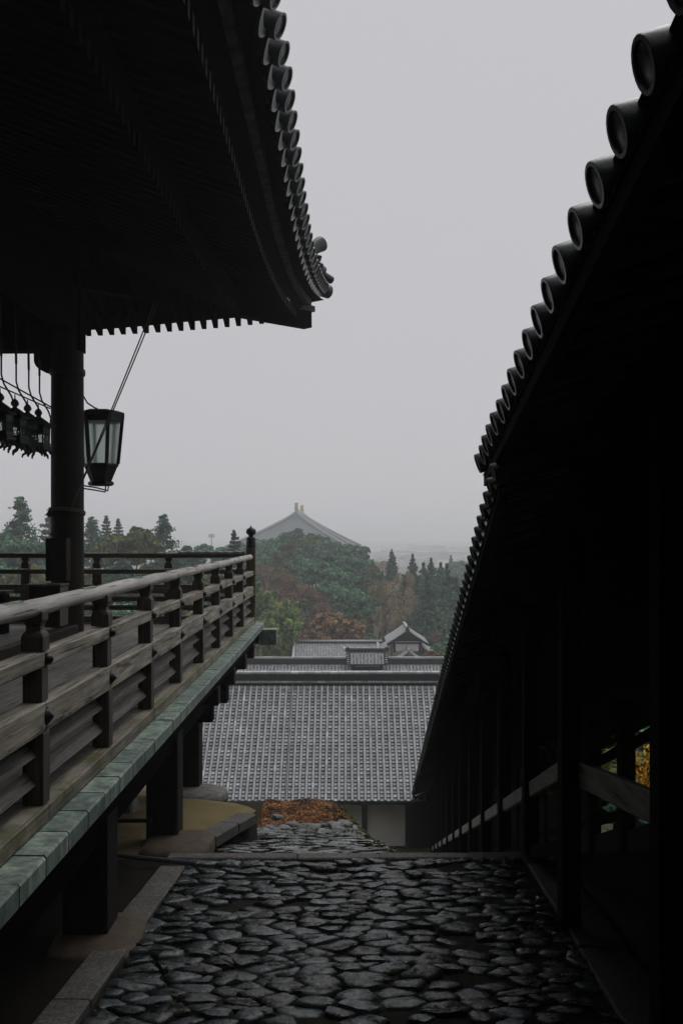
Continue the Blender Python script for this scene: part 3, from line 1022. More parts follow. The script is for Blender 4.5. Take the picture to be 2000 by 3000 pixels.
def row_pts(row, side, n=44):
    Xc, Yc = ROWS[row][2], ROWS[row][3]
    if side == 'N':
        return [north(row, lerp(-10, Yc, i / n)) for i in range(n + 1)]
    return [west(row, lerp(Xc, -17, i / n)) for i in range(n + 1)]
def strip(a, dza, b, dzb, side, thick=0.0):
    A = [p + Vector((0, 0, dza)) for p in row_pts(a, side)]
    B = [p + Vector((0, 0, dzb)) for p in row_pts(b, side)]
    return MB().grid([A, B])

def round_tile_mesh(r, length, name='round_eave_tile'):
    # axis along +X, disc at the origin facing +X
    k = r / .125
    prof = [(.108 * k, -length), (.108 * k, -.13 * k), (.112 * k, -.125 * k), (.125 * k, -.12 * k), (.125 * k, -.006 * k), (.121 * k, 0), (.1 * k, 0),
            (.094 * k, -.018 * k), (.06 * k, -.02 * k), (.05 * k, -.016 * k), (.02 * k, -.017 * k), (.003, -.015 * k)]
    mb = MB().lathe(prof, 20, Matrix.Rotation(R(90), 4, 'Y'))
    # beads of the crest
    for i in range(8):
        t = 2 * math.pi * i / 8
        mb.lathe([(.01 * k, -.024 * k), (.008 * k, -.016 * k), (.002, -.0145 * k)], 6,
                 Matrix.Translation((0, .083 * k * math.cos(t), .083 * k * math.sin(t))) @ Matrix.Rotation(R(90), 4, 'Y'))
    me = mb.mesh(name, M['eave_tile'], True)
    me.set_sharp_from_angle(angle=R(35))
    return me
def flat_eave_mesh(wd, length, drop, name='flat_eave_tile'):
    # sagging tile with a hanging lip, running along -X from the origin
    mb = MB()
    ang = np.linspace(-1, 1, 7)
    def y(a): return a * wd / 2
    def z(a): return -(1 - a * a) * wd * .2
    th = .028
    top = [[(x, y(a), z(a)) for a in ang] for x in (-length, 0)]
    bot = [[(x, y(a), z(a) - th) for a in ang] for x in (-length, 0)]
    mb.grid(top); mb.grid(bot)
    lip = [(0, y(a), z(a)) for a in ang]
    low = [(0.0, y(a), z(a) - drop * (1 - .35 * a * a)) for a in ang]
    lipb = [(-.03, *p[1:]) for p in lip]; lowb = [(-.03, *p[1:]) for p in low]
    mb.grid([lip, low]); mb.grid([lipb, lowb]); mb.grid([low, lowb])
    return mb.mesh(name, M['eave_tile'], True, fixn=False)

def build_hall():
    h = thing('temple_hall', 'dark temple hall with deep tiled eaves over the stage', 'hall', (-4.94, 17, ZC))
    # roof skin and boarding
    for side in 'NW':
        rf = strip('B', .06, 'R', .0, side).build('roof', M['roof_dark'], h, smooth=True)
        if side == 'N': nroof = rf
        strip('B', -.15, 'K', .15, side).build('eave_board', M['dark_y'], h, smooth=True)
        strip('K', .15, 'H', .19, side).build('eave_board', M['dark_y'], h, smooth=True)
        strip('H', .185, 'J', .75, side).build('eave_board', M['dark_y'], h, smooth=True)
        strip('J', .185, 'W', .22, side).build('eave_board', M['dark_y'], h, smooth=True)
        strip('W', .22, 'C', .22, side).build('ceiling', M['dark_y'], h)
        # outer eave batten
        A = row_pts('K', side); d = Vector((-.1, 0, 0)) if side == 'N' else Vector((0, -.1, 0))
        q = [A, [p + d for p in A], [p + d + Vector((0, 0, .15)) for p in A], [p + Vector((0, 0, .15)) for p in A], A]
        MB().grid(q).build('eave_batten', M['grey_board'], h)
        A = row_pts('J', side); d = Vector((-.12, 0, 0)) if side == 'N' else Vector((0, -.12, 0))
        A = [p + Vector((0, 0, .17)) for p in A]
        q = [A, [p + d for p in A], [p + d + Vector((0, 0, .5)) for p in A], [p + Vector((0, 0, .5)) for p in A], A]
        MB().grid(q).build('eave_batten', M['dark_y'], h)
    # rafters
    def rafter_mesh(name, L, rise, wd, ht):
        mb = MB()
        mb.hexa([(0, -wd / 2, 0), (0, wd / 2, 0), (-L, wd / 2, rise), (-L, -wd / 2, rise),
                 (.0, -wd / 2, ht), (.0, wd / 2, ht), (-L, wd / 2, rise + ht), (-L, -wd / 2, rise + ht)])
        me = mb.mesh(name, M['dark_x'])
        me.materials.append(M['rafter_end'])
        for pl in me.polygons:
            if pl.center.x > -.001: pl.material_index = 1
        return me
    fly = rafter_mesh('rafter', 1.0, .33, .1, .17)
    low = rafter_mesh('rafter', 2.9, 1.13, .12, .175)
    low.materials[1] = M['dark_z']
    y = 5.0
    while y < 20.1:
        o = link('rafter', fly, h); o.location = north('H', y)
        y += .245
    x = -1.55
    while x > -8:
        o = link('rafter', fly, h); o.location = west('H', x); o.rotation_euler = (0, 0, R(90))
        x -= .243
    y = 5.0
    while y < 18.3:
        o = link('rafter', low, h); o.location = north('J', y)
        y += .245
    x = -2.4
    while x > -8:
        o = link('rafter', low, h); o.location = west('J', x); o.rotation_euler = (0, 0, R(90))
        x -= .243
    # hip rafter and its stepped end
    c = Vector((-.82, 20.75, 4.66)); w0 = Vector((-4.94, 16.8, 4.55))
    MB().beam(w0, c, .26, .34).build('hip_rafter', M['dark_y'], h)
    d = (c - w0).normalized()
    MB().beam(c - d * 1.5 + Vector((0, 0, .235)), c + d * .07 + Vector((0, 0, .235)), .32, .12).build('hip_rafter', M['bronze'], h)
    # round and flat eave tiles
    rt = round_tile_mesh(.125, 1.5)
    ft = flat_eave_mesh(.42, 1.0, .1)
    y = 6.2
    while y < 21.0:
        p = north('T', y)
        d_ = (north('T', y + .1) - north('T', y - .1))
        o = link('round_eave_tile', rt, nroof)
        o.location = p + Vector((.03, 0, .03))
        o.rotation_euler = (rng.uniform(-.4, .4), R(25) + rng.uniform(-.02, .02), R(-9) + rng.uniform(-.03, .03))
        if y < 20.7:
            q = north('T', y + .25)
            o = link('flat_eave_tile', ft, nroof)
            o.location = q + Vector((-.07, 0, -.01))
            o.rotation_euler = (math.atan2(d_.z, d_.y), R(25), rng.uniform(-.03, .03))
        y += .5 if y < 17.5 else .42
    # corner tiles, horn and demon tile of the hip ridge
    big = round_tile_mesh(.15, .9, 'corner_tile')
    o = link('corner_tile', big, nroof); o.location = (-.37, 21.3, 5.42); o.rotation_euler = (0, R(5), R(40))
    cdir = Vector((-1, -1, .35)).normalized()
    base = Vector((-.36, 21.1, 5.66))
    MB().tube([base + cdir * .25 + Vector((0, 0, .02)), base + cdir * 1.6 + Vector((0, 0, .3)), base + cdir * 4 + Vector((0, 0, .5))], .16, 12).build('hip_ridge', M['eave_tile'], h, smooth=True)
    MB().tube([base + cdir * 0.75 + Vector((0, 0, .2)), base + cdir * .55 + Vector((0, 0, .38)), base + cdir * .42 + Vector((0, 0, .52)), base + cdir * .25 + Vector((0, 0, .66))],
              [.13, .13, .15, .17], 14).build('horn_tile', M['eave_tile'], h, angle=50)
    mb = MB()
    prof = [(-.2, 0), (-.24, .12), (-.16, .2), (-.2, .3), (-.08, .33), (0, .42), (.08, .33), (.2, .3), (.16, .2), (.24, .12), (.2, 0)]
    e1 = Vector((.707, -.707, 0))
    mb.prism([base + cdir * .42 + e1 * a + Vector((0, 0, b_ - .02)) for a, b_ in prof], Vector((-.06, -.06, 0)))
    mb.build('demon_tile', M['eave_tile'], h)
    MB().tube([base + Vector((.05, .05, -.02)), base + Vector((-.3, -.3, .12))], .085, 12).build('corner_tile', M['eave_tile'], h, angle=40)
    # pillars and beams
    prof = [(.285, ZC + .02), (.285, 2.0), (.28, 3.2), (.275, 4.4)]
    for yy in (17.0, 12.5):
        MB().lathe(prof, 32, Matrix.Translation((-4.94, yy, 0))).build('pillar', M['pillar'], h, angle=40)
    MB().box(-16, -4.66, 16.83, 17.17, 3.26, 5.2).build('head_beam', M['dark_x'], h)
    MB().box(-5.1, -4.78, -8, 16.82, 3.6, 5.2).build('head_beam', M['dark_y'], h)
    # carved bracket arm beside the pillar
    arc = [(-5.5, 3.255), (-5.5, 3.1)] + [(-5.5 + .3 * (1 - math.cos(t)) * .9, 3.1 - .22 * math.sin(t)) for t in np.linspace(0.15, 1.57, 7)] + [(-5.18, 2.88), (-5.18, 3.255)]
    MB().prism([(a, 16.88, b_) for a, b_ in arc], (0, .24, 0)).build('bracket_arm', M['dark_x'], h)
    MB().lathe([(.3, 2.84), (.31, 2.86), (.31, 2.93), (.3, 2.95)], 32, Matrix.Translation((-4.94, 17, 0))).build('iron_band', M['iron'], h, angle=40)
    # wooden casing at the pillar foot
    MB().box(-5.16, -4.8, 16.45, 16.72, -.79, -.05).build('pillar_casing', M['pillar'], h, bevel=.008)
    # threshold beams on the deck with metal strips
    MB().box(-4.85, -4.66, 6.5, 16.7, ZC + .006, -1.56).build('threshold', M['pillar'], h, bevel=.008)
    MB().box(-4.84, -4.67, 6.5, 11.5, -1.558, -1.552).build('metal_strip', M['tin'], h)
    MB().box(-12, -4.86, 2, 16.6, ZC + .006, -1.62).build('inner_floor', M['deck'], h)
    # boarded inner wall of the hall
    MB().box(-12.2, -12.0, -8, 17, ZC, 5.2).build('inner_wall', M['timber'], h)
build_hall()

# ------------------------------------------------------------------ things around the pillar
def lantern_panes():
    c = Vector((-4.53, 17.72, 0))
    t = thing('wall_lantern', 'hexagonal iron lantern with frosted panes fixed to the hall pillar', 'lantern', (c.x, c.y, .92))
    a0 = R(3)
    def hexa_(r, z): return [Vector((c.x + r * math.cos(a0 + i * R(60)), c.y + r * math.sin(a0 + i * R(60)), z)) for i in range(6)]
    top, mid, low, bot = hexa_(.40, 2.2), hexa_(.315, 1.32), hexa_(.30, 1.26), hexa_(.185, .98)
    def ringmesh(rings):
        mb = MB()
        for A, B in zip(rings, rings[1:]):
            for i in range(6):
                j = (i + 1) % 6
                mb.add([A[i], A[j], B[j], B[i]], [(0, 1, 2, 3)])
        n = len(mb.v)
        mb.add(rings[0], [tuple(range(6))]); mb.add(rings[-1], [tuple(range(6))])
        return mb
    ringmesh([hexa_(.3, 2.31), hexa_(.43, 2.27), hexa_(.435, 2.2), hexa_(.39, 2.18)]).build('lantern_lid', M['iron'], t)
    ringmesh([low, hexa_(.325, 1.28), hexa_(.325, 1.32), hexa_(.29, 1.325)]).build('lower_rim', M['iron'], t)
    ringmesh([low, bot]).build('lantern_bowl', M['pillar'], t)
    ringmesh([hexa_(.2, 1.0), hexa_(.235, .985), hexa_(.24, .94), hexa_(.2, .915)]).build('lantern_foot', M['iron'], t)
    for i in range(6):
        j = (i + 1) % 6
        MB().beam(top[i], mid[i], .055, .055).build('frame_bar', M['iron'], t)
        MB().beam(top[i] * .97 + top[j] * .03 - Vector((0, 0, .05)), top[j] * .97 + top[i] * .03 - Vector((0, 0, .05)), .04, .11).build('frame_bar', M['iron'], t)
        q = [top[i].lerp(top[j], .08), top[i].lerp(top[j], .92), mid[i].lerp(mid[j], .92), mid[i].lerp(mid[j], .08)]
        cc = sum(q, Vector()) / 4
        q = [p + (c + Vector((0, 0, cc.z)) - cc).normalized() * .012 for p in q]
        MB().prism(q, (c + Vector((0, 0, cc.z)) - cc).normalized() * .006).build('pane', M['pane'], t)
    for dz in (0, .05):
        MB().tube([(-4.7, 17.15, .84 + dz), (-4.55, 17.45, .82 + dz), (-4.45 + dz, 17.72, .80 + dz * .5), (-4.44 + dz, 17.72, .92)], .013, 8).build('bracket', M['iron'], t, smooth=True)
    MB().tube([(-4.72, 17.2, 2.52), (-4.68, 17.35, 2.4), (-4.6, 17.55, 2.34), (-4.5, 17.7, 2.3)], .014, 8).build('bracket', M['iron'], t, smooth=True)
lantern_panes()

def hanging_lantern(i, y, label):
    x = -5.2
    t = thing('hanging_lantern', label, 'lantern', (x, y, 1.4), 'bronze lanterns hanging in a row beside the pillar')
    rz = rng.uniform(-.3, .3)
    def hx(r, z, n=6): return [(x + r * math.cos(rz + k * 2 * math.pi / n), y + r * math.sin(rz + k * 2 * math.pi / n), z) for k in range(n)]
    def solid(name, rings, mat):
        mb = MB()
        n = len(rings[0])
        for A, B in zip(rings, rings[1:]):
            for k in range(n):
                mb.add([A[k], A[(k + 1) % n], B[(k + 1) % n], B[k]], [(0, 1, 2, 3)])
        mb.add(rings[0], [tuple(range(n))]); mb.add(rings[-1], [tuple(range(n))])
        return mb.build(name, mat, t)
    solid('lantern_roof', [hx(.05, 2.0), hx(.12, 1.95), hx(.2, 1.89), hx(.25, 1.85), hx(.24, 1.82)], M['green_bronze'])
    for k in range(6):   # curled eave horns
        a = rz + k * R(60)
        MB().tube([(x + .22 * math.cos(a), y + .22 * math.sin(a), 1.85), (x + .27 * math.cos(a), y + .27 * math.sin(a), 1.85), (x + .29 * math.cos(a), y + .29 * math.sin(a), 1.9)], [.018, .014, .006], 5).build('roof_horn', M['green_bronze'], t)
    MB().lathe([(.03, 1.98), (.05, 2.0), (.03, 2.02), (.06, 2.05), (.064, 2.085), (.045, 2.12), (.012, 2.15), (.008, 2.22)], 14, Matrix.Translation((x, y, 0))).build('jewel', M['green_bronze'], t, smooth=True)
    # cage: posts, bands and lattice
    P0, P1 = hx(.175, 1.52), hx(.185, 1.82)
    for k in range(6):
        MB().tube([P0[k], P1[k]], .014, 6).build('cage_post', M['green_bronze'], t)
    solid('cage_band', [hx(.185, 1.72), hx(.19, 1.72), hx(.19, 1.82), hx(.185, 1.82)], M['green_bronze'])
    solid('cage_floor', [hx(.2, 1.56), hx(.2, 1.5), hx(.22, 1.47), hx(.22, 1.44), hx(.17, 1.42)], M['green_bronze'])
    mb = MB()
    for k in range(6):
        a, b, c, d = Vector(P0[k]), Vector(P0[(k + 1) % 6]), Vector(P1[k]), Vector(P1[(k + 1) % 6])
        for q in range(-6, 9):
            for sg in (1, -1):
                s0, s1 = q / 8, q / 8 + .35 * sg
                t0, t1 = 0.0, 1.0
                f = lambda s_, t_: a.lerp(b, s_).lerp(c.lerp(d, s_), t_)
                # clip to the panel
                def clip(s0, s1):
                    lo, hi = 0.0, 1.0
                    ds = s1 - s0
                    for lim, sign in ((0, 1), (1, -1)):
                        r = (lim - s0) / ds
                        if ds * sign > 0: lo = max(lo, r)
                        else: hi = min(hi, r)
                    return lo, hi
                lo, hi = clip(s0, s1)
                if hi - lo > .05:
                    mb.tube([f(s0 + (s1 - s0) * lo, lo), f(s0 + (s1 - s0) * hi, hi)], .0035, 3, False)
    mb.build('lattice', M['green_bronze'], t)
    for k in range(6):   # splayed feet
        a = rz + k * R(60)
        cs, sn = math.cos(a), math.sin(a)
        MB().tube([(x + .17 * cs, y + .17 * sn, 1.45), (x + .2 * cs, y + .2 * sn, 1.39), (x + .25 * cs, y + .25 * sn, 1.36), (x + .265 * cs, y + .265 * sn, 1.31)], [.03, .026, .022, .012], 6).build('foot', M['green_bronze'], t)
    MB().tube([(x + .2, y, 1.83), (x + .21, y, 1.98), (x + .17, y, 2.1), (x + .06, y, 2.28), (x + .02, y, 2.42), (x + .02, y, 2.75)], .014, 8).build('hanger', M['iron'], t, smooth=True)
    MB().tube([(x + .02, y, 2.7), (x + .015, y, 3.0)], .02, 8).build('hanger', M['iron'], t)
    MB().tube([(x + .01, y, 2.95), (x + .01, y, 3.6)], .009, 6).build('hanger', M['iron'], t)
for i, (y, lab) in enumerate(((16.2, 'bronze hanging lantern nearest the pillar, lowest of the row'),
                              (15.65, 'bronze hanging lantern second from the pillar'),
                              (15.05, 'bronze hanging lantern third from the pillar'),
                              (14.4, 'bronze hanging lantern cut by the left edge of the picture'))):
    hanging_lantern(i, y, lab)
MB().tube([(-5.2 + .03, 9.0, 2.24), (-5.17, 16.75, 2.22)], .012, 6).build('tie_rod', M['iron'])
tag(bpy.data.objects['tie_rod'], 'level iron rod running behind the hanging lanterns', 'rod')
MB().tube([(-6.3, 15.0, 2.95), (-5.15, 16.85, 2.24)], .014, 6).build('stay_rod', M['iron'])
tag(bpy.data.objects['stay_rod'], 'slanting iron rod meeting the pillar above the hanging lanterns', 'rod')

def build_rope():
    t = thing('rope', 'pair of ropes stretched from the eaves and tied round the pillar', 'rope', (-4.86, 16.7, .4))
    a = Vector((-4.82, 16.70, .42))
    for q, (end, sag) in enumerate(((Vector((-3.50, 17.45, 4.2)), .03), (Vector((-3.44, 17.5, 4.25)), .05))):
        pts = []
        for i in range(15):
            s_ = i / 14
            p = a.lerp(end, s_) - Vector((0, 0, 1)) * sag * 4 * s_ * (1 - s_)
            pts.append(p)
        MB().tube(pts, .0125, 7).build('strand', M['rope'], t, smooth=True)
    for dz, r in ((0, .297), (.035, .3)):
        pts = [(-4.94 + r * math.cos(t_), 17 + r * math.sin(t_), .40 + dz + .05 * math.cos(t_ + 1.9)) for t_ in np.linspace(0, 6.2832, 40)]
        MB().tube(pts, .016, 8, False).build('loop', M['rope'], t, smooth=True)
    MB().tube([(-5.2, 16.84, .42), (-5.24, 16.8, .36), (-5.2, 16.8, .33), (-5.17, 16.8, .4)], .028, 8).build('knot', M['rope'], t, smooth=True)
    MB().tube([(-5.14, 16.76, .38), (-5.1, 16.74, .2), (-5.13, 16.73, .05), (-5.17, 16.75, -.0)], .013, 6).build('tail', M['rope'], t, smooth=True)
build_rope()

def build_boxes():
    t = thing('wooden_box', 'plank box with pale end grain standing at the pillar foot', 'box', (-5.0, 16.3, -1.55))
    MB().box(-5.3, -4.79, 16.0, 16.44, -1.55, -.86).build('box_body', M['pillar'], t, bevel=.008)
    MB().box(-4.788, -4.765, 15.99, 16.45, -1.53, -.87).build('end_panel', M['box_grain'], t, bevel=.004)
    MB().box(-5.36, -4.75, 15.96, 16.46, -.858, -.82).build('lid', M['box_grain'], t, bevel=.006)
    b = thing('bench', 'low plank bench half hidden at the left edge of the stage', 'bench', (-5.9, 15.7, -1.6))
    MB().box(-6.6, -5.5, 15.55, 15.9, -.96, -.91).build('seat', M['rail_x'], b, bevel=.006)
    MB().box(-6.6, -5.5, 15.56, 15.6, -1.15, -1.1).build('stretcher', M['rail_x'], b)
    for x in (-6.4, -5.6):
        MB().box(x - .03, x + .03, 15.58, 15.86, -1.618, -.962).build('leg', M['dark_z'], b)
build_boxes()

# ================================================================== covered stair corridor on the right
def up_eave(Y): return Vector((.0529 * Y + .631, Y, 1.531 - .132 * Y))
def lo_eave(Y): return Vector((.054 * Y + .6496, Y, 2.61 - .331 * Y))
def build_corridor():
    c = thing('covered_corridor', 'long dark roofed stair corridor descending on the right', 'corridor', (2.3, 8, pave_z(8)))
    rise = .32
    def skin(eave, y0, y1, name, inset, dz):
        rows = []
        for (dx, z) in ((inset, dz), (2.3, rise * 2.3 + dz), (4.6, dz + .1)):
            rows.append([eave(Y) + Vector((dx, 0, z)) for Y in np.linspace(y0, y1, 24)])
        return MB().grid(rows)
    croof = []
    for eave, y0, y1 in ((up_eave, -7, 7.45), (lo_eave, 6.6, 43.4)):
        croof.append(skin(eave, y0, y1, 'roof', .05, .05).build('roof', M['roof_dark'], c))
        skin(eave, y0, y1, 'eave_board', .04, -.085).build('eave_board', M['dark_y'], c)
        a = [eave(Y) + Vector((.05, 0, -.085)) for Y in np.linspace(y0, y1, 24)]
        q = [a, [p + Vector((.07, 0, 0)) for p in a], [p + Vector((.07, 0, -.08)) for p in a], [p + Vector((0, 0, -.08)) for p in a], a]
        MB().grid(q).build('eave_batten', M['dark_y'], c)
    # gable closing boards
    for eave, Y in ((up_eave, 7.45), (lo_eave, 43.4)):
        p = eave(Y)
        MB().prism([p + Vector((.06, -.02, -.12)), p + Vector((2.3, -.02, rise * 2.3 + .04)), p + Vector((4.6, -.02, 0)), p + Vector((4.6, -.02, -.3)), p + Vector((.2, -.02, -.3))], (0, .04, 0)).build('gable_board', M['timber'], c)
    # round tiles
    rt = round_tile_mesh(.077, 1.0)
    ft = flat_eave_mesh(.26, .6, .06)
    for k in range(-3, 18):
        Y = .31 * (k + 6.92)
        o = link('round_eave_tile', rt, croof[0])
        o.location = up_eave(Y) + Vector((rng.uniform(-.006, .006), 0, .0))
        o.rotation_euler = (rng.uniform(-.5, .5), R(17.5) + rng.uniform(-.03, .03), R(180) + rng.uniform(-.03, .03))
        if k < 17:
            o = link('flat_eave_tile', ft, croof[0])
            o.location = up_eave(Y + .155) + Vector((.05, 0, -.035))
            o.rotation_euler = (R(-7), R(17.5), R(180))
    rt2 = round_tile_mesh(.06, .8)
    ft2 = flat_eave_mesh(.2, .5, .05)
    for k in range(0, 145):
        Y = .255 * (k + 25.8)
        o = link('round_eave_tile', rt2, croof[1])
        o.location = lo_eave(Y) + Vector((rng.uniform(-.004, .004), 0, 0))
        o.rotation_euler = (rng.uniform(-.5, .5), R(17.5), R(180) + R(3))
        if k < 100:
            o = link('flat_eave_tile', ft2, croof[1])
            o.location = lo_eave(Y + .127) + Vector((.035, 0, -.03))
            o.rotation_euler = (R(-18), R(17.5), R(180))
    # posts and rails, near side
    X0 = 1.5
    def floor(Y): return -.35 * Y if Y > 10.5 else pave_z(Y)
    def px(Y): return .054 * Y + X0
    Ys = [8.35, 10.78, 13.45, 16.2, 18.95, 21.9, 24.65, 27.8, 31.0, 34.2, 37.4, 40.6]
    for Y in [6.15] + Ys:
        ztop = (up_eave(Y).z if Y < 7.4 else lo_eave(Y).z) + rise * (px(Y) - lo_eave(Y).x) - .1
        s_ = .085 if Y > 7 else .1
        xo = px(Y) if Y > 7 else px(Y) + .25
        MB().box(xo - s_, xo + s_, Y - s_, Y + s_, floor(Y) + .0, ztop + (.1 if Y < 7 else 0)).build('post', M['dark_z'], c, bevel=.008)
    for a, b in zip(Ys, Ys[1:]):
        MB().beam((px(a), a + .09, .9 - .35 * (a + .09)), (px(b), b - .09, .9 - .35 * (b - .09)), .07, .17).build('handrail', M['handrail'], c, bevel=.012)
        MB().beam((px(a), a + .09, .2 - .35 * (a + .09)), (px(b), b - .09, .2 - .35 * (b - .09)), .06, .13).build('lower_rail', M['dark_y'], c)
    def uz(Y): return -1.99 - .132 * (Y - 8.4) - .1
    MB().beam((px(6.15) + .24, 6.25, uz(6.25)), (px(8.35) + .1, 8.25, uz(8.25)), .08, .22).build('handrail', M['handrail'], c, bevel=.012)
    # far side: posts, rails and boarded wall
    X1 = 4.1
    def qx(Y): return .054 * Y + X1
    Fy = [11.2, 14.1, 17.15, 20.0, 23, 26, 29, 32, 35, 38, 41]
    for Y in Fy:
        ztop = lo_eave(Y).z + .1
        MB().box(qx(Y) - .13, qx(Y) + .13, Y - .13, Y + .13, floor(Y), ztop).build('post', M['dark_z'], c)
    for a, b in zip(Fy, Fy[1:]):
        for h_ in (1.0, 2.2):
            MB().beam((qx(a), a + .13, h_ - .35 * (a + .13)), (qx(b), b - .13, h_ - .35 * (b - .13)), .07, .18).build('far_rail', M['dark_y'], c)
        for z0_, z1_ in (((-.3, .75),) if 13 < a < 20 else ()):
            MB().hexa([(qx(a) - .03, a + .13, floor(a) + z0_), (qx(a) + .03, a + .13, floor(a) + z0_), (qx(b) + .03, b - .13, floor(b) + z0_), (qx(b) - .03, b - .13, floor(b) + z0_),
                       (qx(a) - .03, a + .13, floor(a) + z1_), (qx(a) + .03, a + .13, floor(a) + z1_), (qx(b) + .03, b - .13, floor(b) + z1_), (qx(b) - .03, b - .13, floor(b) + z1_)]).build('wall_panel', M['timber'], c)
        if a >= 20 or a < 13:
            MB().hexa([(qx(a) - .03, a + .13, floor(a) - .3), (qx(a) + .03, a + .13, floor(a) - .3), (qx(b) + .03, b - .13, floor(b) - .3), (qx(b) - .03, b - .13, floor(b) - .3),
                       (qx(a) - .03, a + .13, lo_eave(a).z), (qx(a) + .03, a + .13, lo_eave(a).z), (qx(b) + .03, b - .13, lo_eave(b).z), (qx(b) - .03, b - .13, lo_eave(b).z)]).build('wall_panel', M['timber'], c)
    MB().box(qx(5) - .03, qx(5) + .03, -6, 11.0, -4, 1.5).build('wall_panel', M['timber'], c)
    MB().box(px(43) + .3, qx(43) + 1.2, 43.2, 43.28, -16, -11.3).build('end_wall', M['timber'], c)
    # upper lintel boards on the near side
    # floor and steps
    MB().hexa([(2.3, -6, pave_z(-6) - .25), (5.2, -6, pave_z(-6) - .25), (5.2, 10.6, pave_z(10.6) - .25), (2.42, 10.6, pave_z(10.6) - .25),
               (2.3, -6, pave_z(-6) + .05), (5.2, -6, pave_z(-6) + .05), (5.2, 10.6, pave_z(10.6) + .05), (2.42, 10.6, pave_z(10.6) + .05)]).build('upper_floor', M['kerb_dark'], c)
    Y = 10.62
    k = 0
    while Y < 41:
        z = -.35 * Y + .06
        xl = 1.42 if Y < 11.6 else px(Y) - .25
        MB().box(xl, px(Y) + 2.9, Y + .004, Y + .42, z - .6, z).build('step', M['kerb_dark'], c, bevel=.012)
        Y += .4; k += 1
build_corridor()
# upright edging stones at the head of the stairs
es = thing('edging_stones', 'row of rough upright stones at the head of the corridor stairs', 'stones', (1.8, 10.65, pave_z(10.65)))
x = 1.40
while x < 2.75:
    wd = rng.uniform(.07, .13)
    MB().hexa([(x, 10.5, -3.9), (x + wd, 10.5, -3.9), (x + wd, 10.61, -3.9), (x, 10.61, -3.9),
               (x + .01, 10.52, -3.57 + rng.uniform(-.03, .04)), (x + wd - .01, 10.52, -3.57 + rng.uniform(-.03, .04)),
               (x + wd - .01, 10.61, -3.56 + rng.uniform(-.03, .04)), (x + .01, 10.61, -3.56 + rng.uniform(-.03, .04))]).build('stone', M['kerb_dark'], es, bevel=.01)
    x += wd + .012

# ================================================================== tiled roofs of the lower buildings
def pan_tile(wd, ln, name='pan_tile'):
    # local: x across, y up the slope, z normal; lower edge at y=0
    ang = np.linspace(-1, 1, 5)
    mb = MB()
    up = [[(a * wd / 2, y, (a * a) * wd * .12 + (.055 if y == 0 else .0)) for a in ang] for y in (0, ln)]
    mb.grid([up[0], up[1]])
    low = [(a * wd / 2, .06, a * a * wd * .12 - .02) for a in ang]
    mb.grid([low, up[0]])
    return mb
def cover_tile(r, ln):
    ang = np.linspace(0, math.pi, 6)
    mb = MB()
    A = [(r * math.cos(t), 0, r * math.sin(t) * 1.05) for t in ang]
    B = [(r * .975 * math.cos(t), ln, r * .975 * math.sin(t) * 1.05) for t in ang]
    mb.grid([A, B])
    mb.add(A, [tuple(range(6))])
    return mb

def tile_slope(parent, org, ncol, pitch, length, slope, expo, keep=300, axis=(1, 0, 0), down=(0, -1, 0), clen=.33, matp='pan', matc='cover', skip=None, eave_rot=0):
    """org = left end of the eave; columns along axis, the slope rises against `down`"""
    org_ = Vector(org)
    ax = Vector(axis).normalized()
    upv = (-Vector(down).normalized() + Vector((0, 0, slope))).normalized()
    nz = ax.cross(upv).normalized()
    if nz.z < 0: nz = -nz
    Rm = Matrix((ax, upv, nz)).transposed().to_4x4()
    pm = pan_tile(pitch * .47, expo * 1.05)
    cm = cover_tile(pitch * .215, clen * 1.0)
    pme = pm.mesh('pan_tile', M[matp], False, False)
    cme = cm.mesh('cover_tile', M[matc], True, False)
    cme.set_sharp_from_angle(angle=R(50))
    a = org_ - nz * .075; b = a + ax * (ncol * pitch); cc = upv * length
    bed = MB().add([a, b, b + cc, a + cc], [(0, 1, 2, 3)]).build('roof_shade_bed', M['ridge_dark'], parent)  # dark sheet in the tile gaps stands in for shade beside the covers
    if parent.parent is None: parent = bed
    restp, restc = MB(), MB()
    np_, nc_ = 0, 0
    nrow = int(length / expo)
    org = Vector(org)
    for r_ in range(nrow):
        for k in range(ncol):
            p = org + ax * ((k + .5) * pitch) + upv * (r_ * expo)
            if skip and skip(p): continue
            Mx = Matrix.Translation(p + nz * (rng.uniform(-.003, .003) - .03)) @ Rm
            if np_ < keep and p.x > -6.6 and p.x < 3.4:
                o = link('pan_tile', pme, parent)
                o.matrix_local = Matrix(); o.matrix_basis = Mx
                np_ += 1
            else:
                restp.add([Mx @ Vector(v) for v in pm.v], pm.f)
    ncs = int(length / clen)
    for r_ in range(ncs):
        for k in range(ncol + 1):
            p = org + ax * (k * pitch) + upv * (r_ * clen + .002) + nz * (pitch * .1)
            if skip and skip(p): continue
            Mx = Matrix.Translation(p + ax * rng.uniform(-.004, .004)) @ Rm
            if nc_ < keep and p.x > -6.6 and p.x < 3.4:
                o = link('cover_tile', cme, parent)
                o.matrix_basis = Mx
                nc_ += 1
            else:
                restc.add([Mx @ Vector(v) for v in cm.v], cm.f)
    if restp.v:
        o = restp.build('pan_tiles', M[matp], parent, fixn=False); o['kind'] = 'stuff'
    if restc.v:
        o = restc.build('cover_tiles', M[matc], parent, smooth=True, fixn=False); o['kind'] = 'stuff'
    return ax, upv, nz

